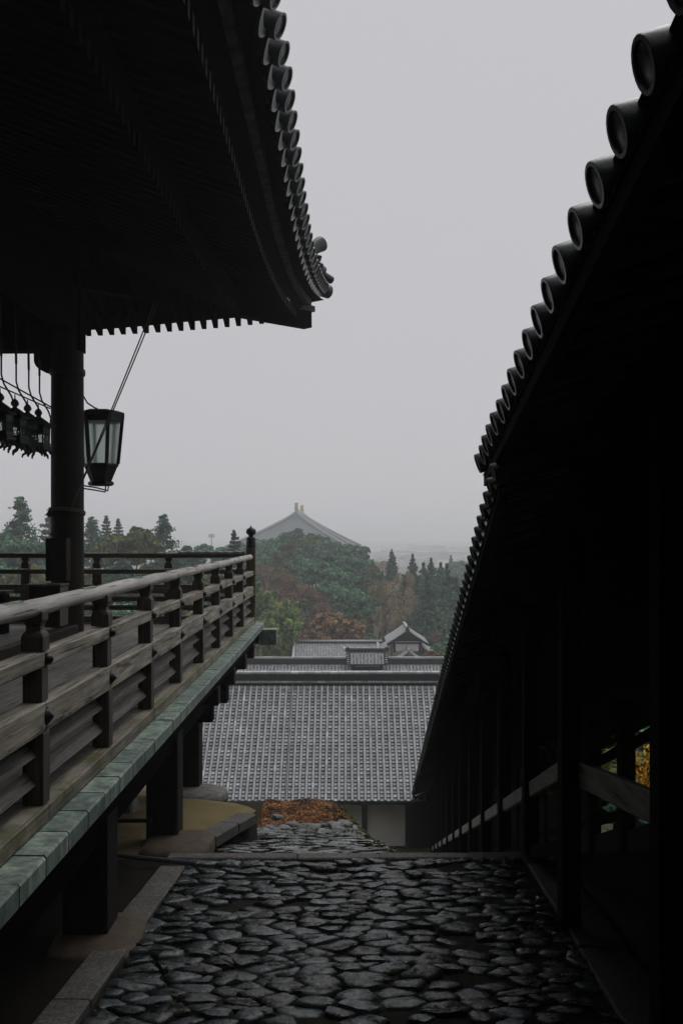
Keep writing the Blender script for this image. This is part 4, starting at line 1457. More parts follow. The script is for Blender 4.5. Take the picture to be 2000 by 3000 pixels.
def build_lodge():
    YE_, ZE = 43.3, -12.06
    b = thing('tiled_lodge', 'long white walled building with a broad grey tiled roof below the stairs', 'building', (-1, 46, -14.6))
    pitch = .30
    x0 = -8.4
    ncol = 44
    ax, upv, nz = tile_slope(b, (x0, YE_, ZE), ncol, pitch, 7.2, .8, .212, 300)
    L = ncol * pitch
    top = Vector((x0, YE_, ZE)) + upv * 7.2
    # stacked ridge: lower course, dark stack of thin tiles, cap tiles
    def course(z0, z1, y0, y1, mat, n, name):
        for i in range(n):
            a = x0 + L * i / n; c = x0 + L * (i + 1) / n
            if c < -6.9: continue
            MB().box(a + .01, c - .01, top.y + y0, top.y + y1, top.z + z0 + rng.uniform(-.004, .004), top.z + z1 + rng.uniform(-.006, .006)).build(name, mat, b)
    course(.02, .12, -.16, .5, M['ridge'], 36, 'ridge_tile')
    for q in range(4):
        MB().box(x0, x0 + L, top.y - .1 + .012 * q + (q % 2) * .012, top.y + .45, top.z + .122 + q * .085, top.z + .203 + q * .085).build('ridge_course', M['ridge_dark'], b)
    course(.465, .56, -.1, .5, M['ridge'], 33, 'ridge_tile')
    # rear slope
    MB().add([(x0, top.y + .2, top.z + .02), (x0 + L, top.y + .2, top.z + .02), (x0 + L, top.y + 6, top.z - 4.4), (x0, top.y + 6, top.z - 4.4)], [(0, 1, 2, 3)]).build('rear_roof', M['roof_dark'], b)
    # lightning wire down the roof
    s0 = Vector((x0, YE_, ZE)) + ax * (5.7) + nz * .1
    MB().tube([s0 + upv * (7.2 * i / 10) for i in range(11)], .018, 6).build('conductor_wire', M['bronze'], b)
    # eave edge, walls, posts
    MB().box(x0, x0 + L, YE_ + .02, YE_ + .12, ZE - .16, ZE - .05).build('eave_board', M['timber'], b)
    MB().add([(x0, YE_ + .05, ZE - .1), (x0 + L, YE_ + .05, ZE - .1), (x0 + L, YE_ + 1.5, ZE + .2), (x0, YE_ + 1.5, ZE + .2)], [(0, 1, 2, 3)]).build('soffit', M['timber'], b)
    yw = YE_ + 1.3
    zb = -14.75
    MB().box(x0, x0 + L, yw + .1, yw + .3, zb - .6, ZE + .6).build('wall_core', M['timber'], b)
    def ux(u): return (u - HU) / 2800 * yw
    edges = [-8.2, -6.6, -4.7, -2.2, ux(930), ux(1067), ux(1194), ux(1255), 4.6]
    for i, e in enumerate(edges):
        MB().box(e - .12, e + .12, yw - .04, yw + .1, zb, ZE - .02).build('wall_post', M['timber'], b)
    for i, (e0, e1) in enumerate(zip(edges, edges[1:])):
        mat = M['timber'] if i >= 6 else M['plaster']
        MB().box(e0 + .125, e1 - .125, yw + .02, yw + .098, zb + .24, ZE - .3).build('wall_panel', mat, b)
    MB().box(x0, x0 + L, yw - .05, yw + .095, zb + .04, zb + .235).build('sill_beam', M['timber'], b)
    MB().box(x0, x0 + L, yw - .02, yw + .3, zb - .6, zb + .035).build('plinth', M['stone_base'], b)
build_lodge()

def build_second():
    Yr = 82.0
    zr = (HV - 1942) / 2800 * Yr
    b = thing('tiled_hall', 'second tiled roof with a small smoke vent just behind the lodge ridge', 'building', (0, Yr, zr - 7))
    slope = .62
    run = 2.6
    x0 = (700 - HU) / 2800 * Yr - 4; x1 = (1330 - HU) / 2800 * Yr
    pitch = .288
    ncol = int((x1 - x0) / pitch)
    ln = run * math.hypot(1, slope)
    tile_slope(b, (x0, Yr - run, zr - run * slope), ncol, pitch, ln, slope, .26, 0, clen=.45)
    n = 26
    for i in range(n):
        a = lerp(x0, x1, i / n); c = lerp(x0, x1, (i + 1) / n)
        MB().box(a + .01, c - .01, Yr - .15, Yr + .3, zr + .36, zr + .5 + rng.uniform(-.01, .01)).build('ridge_tile', M['ridge'], b)
    MB().box(x0, x1, Yr - .1, Yr + .28, zr - .1, zr + .36).build('ridge_course', M['ridge_dark'], b)
    MB().add([(x0, Yr + .1, zr), (x1, Yr + .1, zr), (x1, Yr + 6, zr - 3.8), (x0, Yr + 6, zr - 3.8)], [(0, 1, 2, 3)]).build('rear_roof', M['roof_dark'], b)
    MB().box(x0 + .4, x1 - .4, Yr - run + .8, Yr + 5, zr - 7, zr - run * slope).build('wall', M['plaster'], b)
    # smoke vent turret
    yt = Yr - 1.0
    def X(u): return (u - HU) / 2800 * yt
    def Z(v): return (HV - v) / 2800 * yt
    MB().box(X(1031), X(1119), yt, yt + 1.8, Z(1985), Z(1943)).build('vent_body', M['timber'], b)
    for u in (1034, 1116):
        MB().box(X(u) - .08, X(u) + .08, yt - .06, yt + .06, Z(1985), Z(1943)).build('vent_post', M['timber'], b)
    for i in range(16):
        u = 1043 + i * 4.5
        MB().box(X(u) - .03, X(u) + .03, yt - .05, yt - .01, Z(1953.5), Z(1949.5)).build('vent_bar', M['plaster'], b)
    p0 = Vector((X(1019), yt - .55, Z(1944)))
    wdt = X(1131) - X(1019)
    tr = thing('vent_roof', None, None, p0)
    tr.parent = b; tr.matrix_parent_inverse = Matrix.Translation(b.location).inverted(); WL[tr.name] = p0.copy()
    nc = 11
    sl = .85
    tile_slope(tr, p0, nc, wdt / nc, 1.55, sl, .2, 0, clen=.4)
    tp = p0 + (Vector((0, 1, sl)).normalized()) * 1.55
    MB().box(p0.x - .02, p0.x + wdt + .02, tp.y - .1, tp.y + .25, tp.z, tp.z + .14).build('vent_ridge', M['ridge_dark'], tr)
    MB().tube([(p0.x - .05, tp.y + .05, tp.z + .22), (p0.x + wdt + .05, tp.y + .05, tp.z + .22)], .09, 10).build('vent_ridge', M['ridge'], tr, angle=50)
    for xx in (p0.x - .05, p0.x + wdt + .05):
        MB().prism([(xx - .16, tp.y - .1, tp.z - .1), (xx + .16, tp.y - .1, tp.z - .1), (xx + .2, tp.y - .1, tp.z + .15), (xx + .1, tp.y - .1, tp.z + .36), (xx, tp.y - .1, tp.z + .28), (xx - .1, tp.y - .1, tp.z + .36), (xx - .2, tp.y - .1, tp.z + .15)], (0, .2, 0)).build('end_tile', M['roof_dark'], tr)
        for i in range(6):
            s_ = i / 6
            q = p0.lerp(tp, s_)
            MB().tube([(xx + (-.12 if xx < p0.x + 1 else .12), q.y, q.z + .08), (xx + (.25 if xx < p0.x + 1 else -.25), q.y + .05, q.z + .15)], .07, 8).build('verge_tile', M['roof_dark'], tr)
    MB().add([(p0.x, tp.y + .1, tp.z), (p0.x + wdt, tp.y + .1, tp.z), (p0.x + wdt, tp.y + 1.4, tp.z - 1.1), (p0.x, tp.y + 1.4, tp.z - 1.1)], [(0, 1, 2, 3)]).build('rear_roof', M['roof_dark'], tr)
build_second()

def build_third():
    Yr = 95.0
    def Z(v, Y): return (HV - v) / 2800 * Y
    def X(u, Y): return (u - HU) / 2800 * Y
    b = thing('tiled_house', 'plain house roof of fine tiles with one skylight left of the smoke vent', 'building', (X(990, Yr), Yr, Z(1880, Yr) - 7))
    x0, x1 = X(880, Yr), X(1116, Yr)
    zr = Z(1884, Yr)
    run = 4.4
    sl = .5
    # fine wavy tile courses, joined: each tile is a few pixels
    mb = MB()
    pt = .27
    nrow = 22
    ln = run * math.hypot(1, sl) / nrow
    upv = Vector((0, 1, sl)).normalized(); nz = Vector((0, -sl, 1)).normalized()
    ncol = int((x1 - x0 + 1.2) / pt)
    for r_ in range(nrow):
        for k in range(ncol):
            o = Vector((x0 - .6 + k * pt, Yr - run, zr - run * sl)) + upv * (r_ * ln)
            a = [o + Vector((pt * q / 3, 0, 0)) + nz * (.05 + .05 * math.cos(q / 3 * 6.283)) for q in range(4)]
            c = [o + Vector((pt * q / 3, 0, 0)) + upv * ln * 1.05 + nz * (.0 + .05 * math.cos(q / 3 * 6.283)) for q in range(4)]
            e = [p_ - nz * .06 for p_ in a]
            mb.grid([e, a, c])
    o = mb.build('roof_tiles', M['cover'], b, fixn=False); o['kind'] = 'stuff'
    MB().tube([(x0 - .3, Yr + .05, zr + .16), (x1 + .1, Yr + .05, zr + .16)], .16, 10).build('ridge_tile', M['ridge'], b, smooth=True)
    MB().box(x0 - .3, x1 + .1, Yr - .12, Yr + .22, zr - .05, zr + .15).build('ridge_course', M['ridge_dark'], b)
    for xx in (x0 - .6, x1 - .35):
        MB().beam((xx, Yr - run, zr - run * sl + .1), (xx, Yr, zr + .12), .22, .16).build('verge_ridge', M['ridge'], b)
    MB().add([(x0 - .6, Yr + .1, zr), (x1 + .6, Yr + .1, zr), (x1 + .6, Yr + run, zr - run * sl), (x0 - .6, Yr + run, zr - run * sl)], [(0, 1, 2, 3)]).build('rear_roof', M['roof_dark'], b)
    sk = Vector((X(1005, Yr - 1), Yr - 1.1, zr - 1.1 * sl + .12))
    MB().box(sk.x - .02, sk.x + .6, sk.y - .02, sk.y + .5, sk.z - .1, sk.z + .12).build('skylight', M['plaster'], b)
    MB().box(x0 + .3, x1 - .2, Yr - run + .8, Yr + run - .8, zr - 7, zr - run * sl).build('wall', M['plaster'], b)

    # gabled gate building to its right
    Yg = 100.0
    cx = X(1191, Yg)
    g = thing('gabled_hall', 'hall with a stepped tiled gable facing the stairs, right of the fine tiled roof', 'building', (cx, Yg, Z(1880, Yg) - 7))
    zt = Z(1842, Yg)
    # upper gable: ridge runs away from the viewer
    W, Hh, D = 2.15, 1.45, 5.0
    def gable_roof(parent, cx, y0, y1, ztop, W, H, name, mat):
        for s_ in (-1, 1):
            rows = []
            for i in range(9):
                t = i / 8
                x = cx + s_ * W * t
                z = ztop - H * (t ** .88)
                rows.append([(x, y0, z), (x, y1, z)])
            MB().grid(rows).build(name, mat, parent, smooth=True)
            nrib = max(4, int(abs(y1 - y0) / .3))
            mb = MB()
            for k in range(nrib + 1):
                yy = lerp(y0, y1, k / nrib)
                mb.tube([(cx + s_ * W * i / 6, yy, ztop - H * ((i / 6) ** .88) + .04) for i in range(7)], .07, 5, False)
            o = mb.build('cover_tiles', M['cover'], parent, smooth=True); o['kind'] = 'stuff'
    gable_roof(g, cx, Yg - 1.2, Yg + D, zt, W, Hh, 'upper_roof', M['roof_dark'])
    MB().box(cx - .14, cx + .14, Yg - 1.25, Yg + D, zt - .02, zt + .3).build('main_ridge', M['ridge'], g)
    MB().prism([(cx - .22, Yg - 1.32, zt - .25), (cx + .22, Yg - 1.32, zt - .25), (cx + .2, Yg - 1.32, zt + .1), (cx + .07, Yg - 1.32, zt + .3), (cx, Yg - 1.32, zt + .62), (cx - .07, Yg - 1.32, zt + .3), (cx - .2, Yg - 1.32, zt + .1)], (0, .14, 0)).build('end_tile', M['roof_dark'], g)
    # pediment, barge boards
    MB().prism([(cx, Yg - .7, zt - .2), (cx - W * .8, Yg - .7, zt - Hh * .92), (cx + W * .8, Yg - .7, zt - Hh * .92)], (0, .1, 0)).build('pediment', M['timber'], g)
    for s_ in (-1, 1):
        mb = MB()
        mb.beam((cx, Yg - 1.22, zt - .17), (cx + s_ * W * .5, Yg - 1.22, zt - Hh * .55 - .16), .1, .2)
        mb.beam((cx + s_ * W * .5, Yg - 1.22, zt - Hh * .55 - .16), (cx + s_ * W, Yg - 1.22, zt - Hh - .12), .1, .2)
        mb.build('barge_board', M['timber'], g)
    zb = zt - Hh - .05
    MB().box(cx - W * .62, cx + W * .62, Yg - .75, Yg - .65, zb - .75, zb + .25).build('plaster_band', M['plaster'], g)
    for s_ in (-1, 1):
        MB().box(cx + s_ * W * .62 - .12, cx + s_ * W * .62 + .12, Yg - .85, Yg - .6, zb - .9, zb + .1).build('gable_post', M['timber'], g)
    MB().box(cx - W * .7, cx + W * .7, Yg - .9, Yg - .62, zb + .02, zb + .18).build('gable_beam', M['timber'], g)
    # wide lower roof
    gable_roof(g, cx, Yg - .5, Yg + D + 1.5, zt - .75, 4.2, 2.7, 'lower_roof', M['roof_dark'])
    # front skirt with its own gable
    gable_roof(g, cx, Yg - 3.2, Yg - .4, zt - 2.0, 3.3, 2.1, 'porch_roof', M['roof_dark'])
    MB().tube([(cx, Yg - 3.2, zt - 1.9), (cx, Yg - .5, zt - 1.75)], .13, 8).build('porch_ridge', M['ridge'], g, smooth=True)
    MB().prism([(cx, Yg - 2.9, zt - 2.2), (cx - 3.0, Yg - 2.9, zt - 4.05), (cx + 3.0, Yg - 2.9, zt - 4.05)], (0, .1, 0)).build('porch_gable', M['timber'], g)
    mb = MB()
    for s_ in (-1, 1):
        for i in range(14):
            t = (i + .5) / 14
            o = Vector((cx + s_ * 3.3 * t, Yg - 3.24, zt - 2.0 - 2.1 * t ** .88))
            mb.lathe([(.085, 0), (.085, .05), (.03, .06)], 8, Matrix.Translation(o) @ Matrix.Rotation(R(90), 4, 'X'))
    o = mb.build('eave_discs', M['ridge'], g); o['kind'] = 'stuff'
    MB().box(cx - 3, cx + 3, Yg - 2.8, Yg + D, zt - 8, zt - 4.0).build('wall', M['plaster'], g)
    # low lean-to roof at lower right
    MB().add([(cx + .4, Yg - 8, zt - 4.1), (cx + 3.4, Yg - 8, zt - 4.1), (cx + 3.4, Yg - 5, zt - 2.6), (cx + 2.2, Yg - 5, zt - 2.6)], [(0, 1, 2, 3)]).build('lean_to_roof', M['cover'], g)
build_third()

# ================================================================== the great hall roof in the haze
def build_great_hall():
    Yg = 350.0
    A = at(868, 1503, Yg)
    b = thing('great_hall', 'huge grey hipped temple roof with gilded ridge ends rising over the wooded hill', 'temple', (A.x, Yg + 25, -41))
    RL = 30
    B = A + Vector((.9, RL, 0))                       # far end of the ridge
    side = Vector((1, -.14, 0)).normalized()
    fwd = Vector((-.14, -1, 0)).normalized()
    def prof(t):  # horizontal reach, drop
        return 22 * t, 12.8 * (t ** .85)
    nT = 12
    def hip_l(t): h_, d = prof(t); return A + fwd * h_ * .8 - side * h_ - Vector((0, 0, d))
    def hip_r(t): h_, d = prof(t); return A + fwd * h_ * .8 + side * h_ - Vector((0, 0, d))
    def far_r(t): h_, d = prof(t); return B - fwd * h_ * .5 + side * h_ - Vector((0, 0, d))
    def far_l(t): h_, d = prof(t); return B - fwd * h_ * .5 - side * h_ - Vector((0, 0, d))
    T = [i / nT for i in range(nT + 1)]
    MB().grid([[hip_l(t).lerp(hip_r(t), j / 12) for j in range(13)] for t in T]).build('hip_slope', M['great_tile'], b, smooth=True)
    MB().grid([[hip_r(t).lerp(far_r(t), j / 4) for j in range(5)] for t in T]).build('main_slope', M['great_tile'], b, smooth=True)
    MB().grid([[hip_l(t).lerp(far_l(t), j / 4) for j in range(5)] for t in T]).build('main_slope', M['great_tile'], b, smooth=True)
    mb = MB()
    n = 34
    for k in range(-n, n + 1):
        x = k / n
        pts = []
        for i in range(nT + 1):
            t = abs(x) + (1 - abs(x)) * i / nT
            if t <= 0: t = .001
            h_, d = prof(t)
            pts.append(A + fwd * h_ * .8 + side * (22 * x) - Vector((0, 0, d - .12)))
        mb.tube(pts, .16, 4, False)
    o = mb.build('cover_tiles', M['great_rib'], b); o['kind'] = 'stuff'
    for f_, nm in ((hip_l, 0), (hip_r, 0), (far_r, 0)):
        MB().tube([f_(t) + Vector((0, 0, .35)) for t in T], .62, 8).build('hip_ridge', M['great_rib'], b, smooth=True)
    # second descending ridge line on the right-hand slope
    MB().tube([hip_r(t).lerp(far_r(t), .42) + Vector((0, 0, .5)) for t in T], .6, 8).build('hip_ridge', M['great_rib'], b, smooth=True)
    MB().beam(A + Vector((0, 0, .6)), B + Vector((0, 0, .6)), 1.2, 1.6).build('main_ridge', M['ridge'], b)
    for P_ in (A, B):
        o_ = P_ + Vector((0, 0, 1.2)) + (fwd * -.6 if P_ is A else fwd * .6)
        gs = .62
        prof_ = [(-.9, 0), (.9, 0), (.95, 1.3), (.75, 2.4), (1.0, 3.2), (.4, 2.9), (0, 3.0), (-.4, 2.9), (-1.0, 3.2), (-.75, 2.4), (-.95, 1.3)]
        MB().prism([o_ + side * a * gs + Vector((0, 0, c * .85)) for a, c in prof_], fwd * 1.0).build('gilded_ridge_end', M['gold'], b)
    MB().hexa([A + Vector((-17, -12, -46)), A + Vector((17, -12, -46)), A + Vector((20, 36, -46)), A + Vector((-14, 36, -46)),
               A + Vector((-17, -12, -12)), A + Vector((17, -12, -12)), A + Vector((20, 36, -12)), A + Vector((-14, 36, -12))]).build('wall', M['plaster'], b)
build_great_hall()

# ================================================================== trees
def clump_crown(seed, R_, H_, nclump, nleaf, size, clr=.3, flat=.8, low=-.55):
    rg = np.random.default_rng(seed)
    d = rg.normal(size=(nclump * 3, 3)); d /= np.linalg.norm(d, axis=1)[:, None]
    d = d[d[:, 2] > low][:nclump]
    rad = rg.uniform(.55, 1.0, len(d))
    cc = d * rad[:, None] * np.array([R_, R_, H_ / 2]) * .8
    cr = rg.uniform(.6, 1.25, len(d)) * clr * R_
    idx = rg.integers(0, len(d), nleaf)
    n = rg.normal(size=(nleaf, 3)); n /= np.linalg.norm(n, axis=1)[:, None]
    n[:, 2] = np.where(n[:, 2] < -.35, -n[:, 2], n[:, 2])
    C = cc[idx] + n * (cr[idx] * rg.uniform(.72, 1.08, nleaf))[:, None] * np.array([1, 1, flat])
    C[:, 2] += H_ / 2
    return C, n

def cone_crown(seed, R_, H_, nleaf, size, levels=15, droop=.35, pw=.8, gap=.5):
    rg = np.random.default_rng(seed)
    C, U = [], []
    br = []
    for L in range(levels):
        t = (L + rg.uniform(-.3, .3)) / levels
        t = min(max(t, 0), .985)
        z = H_ * t
        r_ = R_ * (1 - t) ** pw * rg.uniform(.8, 1.1) + .15
        for k in range(max(4, int(9 * (1 - t)) + 3)):
            a = rg.uniform(0, 6.283)
            br.append((z, r_ * rg.uniform(.65, 1.08), a))
    wts = np.array([b[1] for b in br]); wts = wts / wts.sum()
    idx = rg.choice(len(br), nleaf, p=wts)
    s_ = rg.uniform(0, 1, nleaf) ** .55
    for i, f in zip(idx, s_):
        z, r_, a = br[i]
        w_ = .16 * r_ * (1.2 - f * .6) + .08
        x = r_ * f
        px_ = x * math.cos(a) + rg.normal() * w_; py_ = x * math.sin(a) + rg.normal() * w_
        pz_ = z - droop * r_ * f * f + rg.normal() * w_ * .7 + .1 * r_ * f
        C.append((px_, py_, pz_)); U.append((math.cos(a) * .6, math.sin(a) * .6, .7))
    # pointed leader
    for i in range(int(nleaf * .03)):
        t = rg.uniform(.9, 1.04)
        C.append((rg.normal() * .05 * R_ * .3, rg.normal() * .05 * R_ * .3, H_ * t)); U.append((0, 0, .3))
    return np.array(C), np.array(U)

def plate_crown(seed, R_, H_, nleaf, levels=8):
    rg = np.random.default_rng(seed)
    C, U = [], []
    for L in range(levels):
        t = (L + .4) / levels
        z = H_ * t
        r_ = R_ * (1.05 - t) ** .75
        nb = 5 if t < .8 else 3
        a0 = rg.uniform(0, 6.28)
        for k in range(nb):
            a = a0 + k * 6.283 / nb + rg.uniform(-.4, .4)
            rr = r_ * rg.uniform(.7, 1.1)
            m = int(nleaf / levels / nb * (1.4 - t * .8))
            f = rg.uniform(.15, 1, m)
            wv = rg.normal(size=m) * .16 * rr
            C.append(np.stack([rr * f * math.cos(a) - wv * math.sin(a), rr * f * math.sin(a) + wv * math.cos(a),
                               z + .14 * rr * f + rg.normal(size=m) * .05 * R_], 1))
            U.append(np.tile([0, 0, 1.2], (m, 1)))
    m = int(nleaf * .03)
    C.append(np.stack([rg.normal(size=m) * .06 * R_, rg.normal(size=m) * .06 * R_, H_ * rg.uniform(.85, 1.06, m)], 1)); U.append(np.tile([0, 0, .3], (m, 1)))
    return np.concatenate(C), np.concatenate(U)

def branch_net(seed, H_, spread, depth=5, r0=.18, seg=3, droop=0.0, kids=3, upb=.25):
    rg = random.Random(seed)
    segs = []
    tips = []
    def go(p, d, L, r_, lv):
        pts, rs = [p], [r_]
        q = p
        for i in range(seg):
            d = (d + Vector((rg.gauss(0, .16), rg.gauss(0, .16), rg.gauss(0, .1) - droop * (lv / depth)))).normalized()
            q = q + d * (L / seg)
            pts.append(q); rs.append(r_ * (1 - .45 * (i + 1) / seg))
        segs.append((pts, rs, lv))
        if lv >= depth:
            tips.append(q); return
        for k in range(kids if lv else kids + 2):
            a = rg.uniform(0, 6.283)
            base = d.orthogonal().normalized()
            sdv = Matrix.Rotation(a, 3, d) @ base
            nd = (d * rg.uniform(.6, 1) + sdv * rg.uniform(.5, 1.0) * spread + Vector((0, 0, upb))).normalized()
            f = rg.choice((.55, .75, 1.0)) if lv else rg.uniform(.5, 1)
            j = min(seg, max(1, round(f * seg)))
            go(pts[j], nd, L * rg.uniform(.58, .8), rs[j] * .62, lv + 1)
    go(Vector((0, 0, 0)), Vector((0, 0, 1)), H_ * .36, r0, 0)
    return segs, tips

def crown_obj(parent, C, U, size, mat, jitter=.8, aspect=1.5, name='crown', seed=1):
    V, Q = leaf_quads(C, size, U, jitter, aspect, np.random.default_rng(seed))
    me = np_mesh(name, V, Q, mat)
    return me

PROTO = {}
def proto(kind):
    """meshes of one kind of tree, base at the origin, about 1 unit = 1 metre; returns list of (part name, mesh)"""
    if kind in PROTO: return PROTO[kind]
    parts = []
    base, _, idx = kind.partition('_')
    sd_ = 17 + 31 * int(idx or 0) + sum(map(ord, base))
    if base in ('ever', 'oak', 'rustleaf', 'shrub', 'redshrub'):
        H_, R_ = 9.0, 5.0
        nl = {'ever': 6500, 'oak': 6500, 'rustleaf': 3000, 'shrub': 5000, 'redshrub': 5000}[base]
        mat = {'ever': 'lf_ever', 'oak': 'lf_oak', 'rustleaf': 'lf_rust', 'shrub': 'lf_ever', 'redshrub': 'lf_red'}[base]
        C, U = clump_crown(sd_, R_, H_, 46 if base != 'rustleaf' else 90, nl, .3, .27 if base != 'rustleaf' else .16)
        C[:, 2] += 3.0
        parts.append(('crown', crown_obj(None, C, U, .72 if base != 'rustleaf' else .5, M[mat], .5, seed=sd_)))
        segs, tips = branch_net(sd_, 11, .8, 3, .32)
        mb = MB()
        for pts, rs, lv in segs: mb.tube(pts, rs, 6 if lv < 2 else 4, False)
        parts.append(('trunk', mb.mesh('trunk', M['bark'], True)))
    elif base == 'cedar':
        C, U = cone_crown(sd_, 3.3, 14, 9500, .3, 22, .5, .6)
        C[:, 2] += 3
        parts.append(('crown', crown_obj(None, C, U, .5, M['lf_cedar'], .6, 1.4, seed=sd_)))
        parts.append(('trunk', MB().tube([(0, 0, 0), (0.05, 0, 5), (0, 0, 11), (0, 0, 16.6)], [.35, .28, .16, .03], 8).mesh('trunk', M['bark'], True)))
    elif base == 'tallcedar':
        # ragged, with gaps and separate clumps
        rg = np.random.default_rng(sd_)
        Cs, Us = [], []
        for L in range(34):
            t = L / 34
            z = 2.5 + 13.5 * t
            r_ = 4.6 * (1 - t) ** .8 * rg.uniform(.55, 1.1) + .25
            for k in range(3 if t < .85 else 2):
                a = rg.uniform(0, 6.283)
                c0 = np.array([r_ * math.cos(a), r_ * math.sin(a), z - .1 * r_])
                m = int(95 * (1.15 - t * .5))
                cl = rg.uniform(.45, .85) * (1.05 - .55 * t)
                f = rg.uniform(.25, 1, m)[:, None]
                Cs.append(c0 * np.array([1, 1, 0]) * f + np.array([0, 0, c0[2]]) + rg.normal(size=(m, 3)) * cl * np.array([.6, .6, .42]) * (.5 + .7 * f))
                Us.append(np.tile([math.cos(a) * .5, math.sin(a) * .5, .8], (m, 1)))
        C, U = np.concatenate(Cs), np.concatenate(Us)
        parts.append(('crown', crown_obj(None, C, U, .34, M['lf_cedar'], .8, 1.4, seed=sd_)))
        parts.append(('trunk', MB().tube([(0, 0, 0), (0.05, 0, 5), (0, 0, 11), (0, 0, 16)], [.35, .28, .16, .03], 8).mesh('trunk', M['bark'], True)))
    elif base == 'pine':
        C, U = plate_crown(sd_, 3.6, 10, 5200, 9)
        C[:, 2] += 3
        parts.append(('crown', crown_obj(None, C, U, .34, M['lf_pine'], .6, 1.8, seed=sd_)))
        mb = MB().tube([(0, 0, 0), (.1, 0, 4), (0, .1, 9), (0, 0, 13.3)], [.3, .24, .15, .03], 8)
        parts.append(('trunk', mb.mesh('trunk', M['bark'], True)))
    elif base in ('bare', 'palebare'):
        segs, tips = branch_net(sd_, 12, .75, 5 if base == 'bare' else 4, .22, 3, 0, 3, .3)
        mb = MB()
        for pts, rs, lv in segs:
            if lv < 2: mb.tube(pts, rs, 6, False)
        parts.append(('trunk', mb.mesh('trunk', M['bark' if base == 'bare' else 'pale_bark'], True)))
        mb = MB()
        for pts, rs, lv in segs:
            if lv >= 2: mb.tube(pts, [max(r_, .018) for r_ in rs], 3, False)
        parts.append(('twigs', mb.mesh('twigs', M['twig' if base == 'bare' else 'pale_bark'], False, False)))
        if base == 'bare':
            T_ = np.array([tuple(t) for t in tips])
            rg = np.random.default_rng(sd_)
            C = T_[rg.integers(0, len(T_), 4200)] + rg.normal(size=(4200, 3)) * .45
            parts.append(('crown', crown_obj(None, C, None, .2, M['lf_brown'], 1, 1.5, seed=sd_)))
    elif base == 'weep':
        rg = random.Random(sd_)
        mb = MB(); tk = MB()
        tk.tube([(0, 0, 0), (.1, 0, 3), (-.1, .1, 6), (0, 0, 8.5)], [.4, .32, .22, .08], 8)
        Cs = []
        for i in range(26):
            a = rg.uniform(0, 6.283); z0 = rg.uniform(5, 9.2); L = rg.uniform(2.2, 5.2) * (1.15 - (z0 - 5) / 9)
            tip = None
            arch = []
            for q in range(7):
                s_ = q / 6
                arch.append(Vector((math.cos(a) * L * s_, math.sin(a) * L * s_, z0 + 1.6 * math.sin(s_ * 2.2) - .5 * s_)))
            tk.tube(arch, [.1 * (1 - .8 * q / 6) + .015 for q in range(7)], 5, False)
            for k in range(17):
                s_ = rg.uniform(.15, 1)
                j = min(5, int(s_ * 6)); p = arch[j].lerp(arch[j + 1], s_ * 6 - j)
                a2 = a + rg.gauss(0, .9); out_ = rg.uniform(.2, 1.5); drop = rg.uniform(.8, 3.6)
                pts = []
                for q in range(6):
                    t = q / 5
                    pts.append(p + Vector((math.cos(a2) * out_ * math.sin(t * 1.7), math.sin(a2) * out_ * math.sin(t * 1.7), .25 * math.sin(t * 3) - drop * t ** 1.5)) + Vector((rg.gauss(0, .07), rg.gauss(0, .07), 0)))
                mb.tube(pts, [.045 - .028 * q / 5 for q in range(6)], 3, False)
                for q in range(5):
                    Cs.append(pts[rg.randrange(1, 6)] + Vector((rg.gauss(0, .12), rg.gauss(0, .12), rg.gauss(0, .2))))
        parts.append(('trunk', tk.mesh('trunk', M['bark'], True)))
        parts.append(('twigs', mb.mesh('twigs', M['weep_twig'], False, False)))
        C = np.array([tuple(p) for p in Cs])
        parts.append(('crown', crown_obj(None, C, np.tile([0, 0, -.2], (len(C), 1)), .16, M['lf_straw'], 1, 2.2, seed=sd_)))
    elif base == 'bamboo':
        rg = np.random.default_rng(sd_)
        Cs, Us = [], []
        mb = MB()
        for i in range(16):
            a = rg.uniform(0, 6.283); r_ = rg.uniform(0, 1.6)
            b0 = np.array([r_ * math.cos(a), r_ * math.sin(a), 0])
            H_ = rg.uniform(6.5, 10.5); lean = rg.uniform(.6, 2.6)
            f = lambda t: b0 + np.array([math.cos(a) * lean * t * t, math.sin(a) * lean * t * t, H_ * t - .1 * H_ * t ** 4])
            mb.tube([tuple(f(t)) for t in np.linspace(0, 1, 8)], [.06 - .05 * t for t in np.linspace(0, 1, 8)], 5, False)
            m = 620
            t = rg.uniform(.3, 1.02, m)
            base_ = np.array([f(x) for x in t])
            sp = (.95 - .75 * np.abs(t - .55))[:, None]
            # feathery sprays
            k = rg.integers(0, 14, m)
            th = k * .45 * 6.283 + a
            outw = np.stack([np.cos(th), np.sin(th), -.25 * np.ones(m)], 1)
            Cs.append(base_ + outw * (rg.uniform(.05, 1, m)[:, None] * sp) + rg.normal(size=(m, 3)) * .12)
            Us.append(outw * .3 + np.array([0, 0, .7]))
        C, U = np.concatenate(Cs), np.concatenate(Us)
        parts.append(('crown', crown_obj(None, C, U, .22, M['lf_bamboo'], .7, 2.6, seed=sd_)))
        parts.append(('stem', mb.mesh('stem', M['lf_bamboo'], True)))
    elif base == 'yellow':
        rg = np.random.default_rng(sd_)
        mb = MB(); Cs = []; Us = []
        for i in range(9):
            a = rg.uniform(0, 6.283); L = rg.uniform(1.6, 2.6)
            pts = [(math.cos(a) * L * .5 * t * t, math.sin(a) * L * .5 * t * t, L * t) for t in np.linspace(0, 1, 6)]
            mb.tube(pts, [.02 - .014 * t for t in np.linspace(0, 1, 6)], 4, False)
            for q in range(60):
                t = rg.uniform(.25, 1)
                p_ = np.array([math.cos(a) * L * .5 * t * t, math.sin(a) * L * .5 * t * t, L * t])
                Cs.append(p_ + rg.normal(size=3) * .16); Us.append((math.cos(a) * .3, -.6, .2))
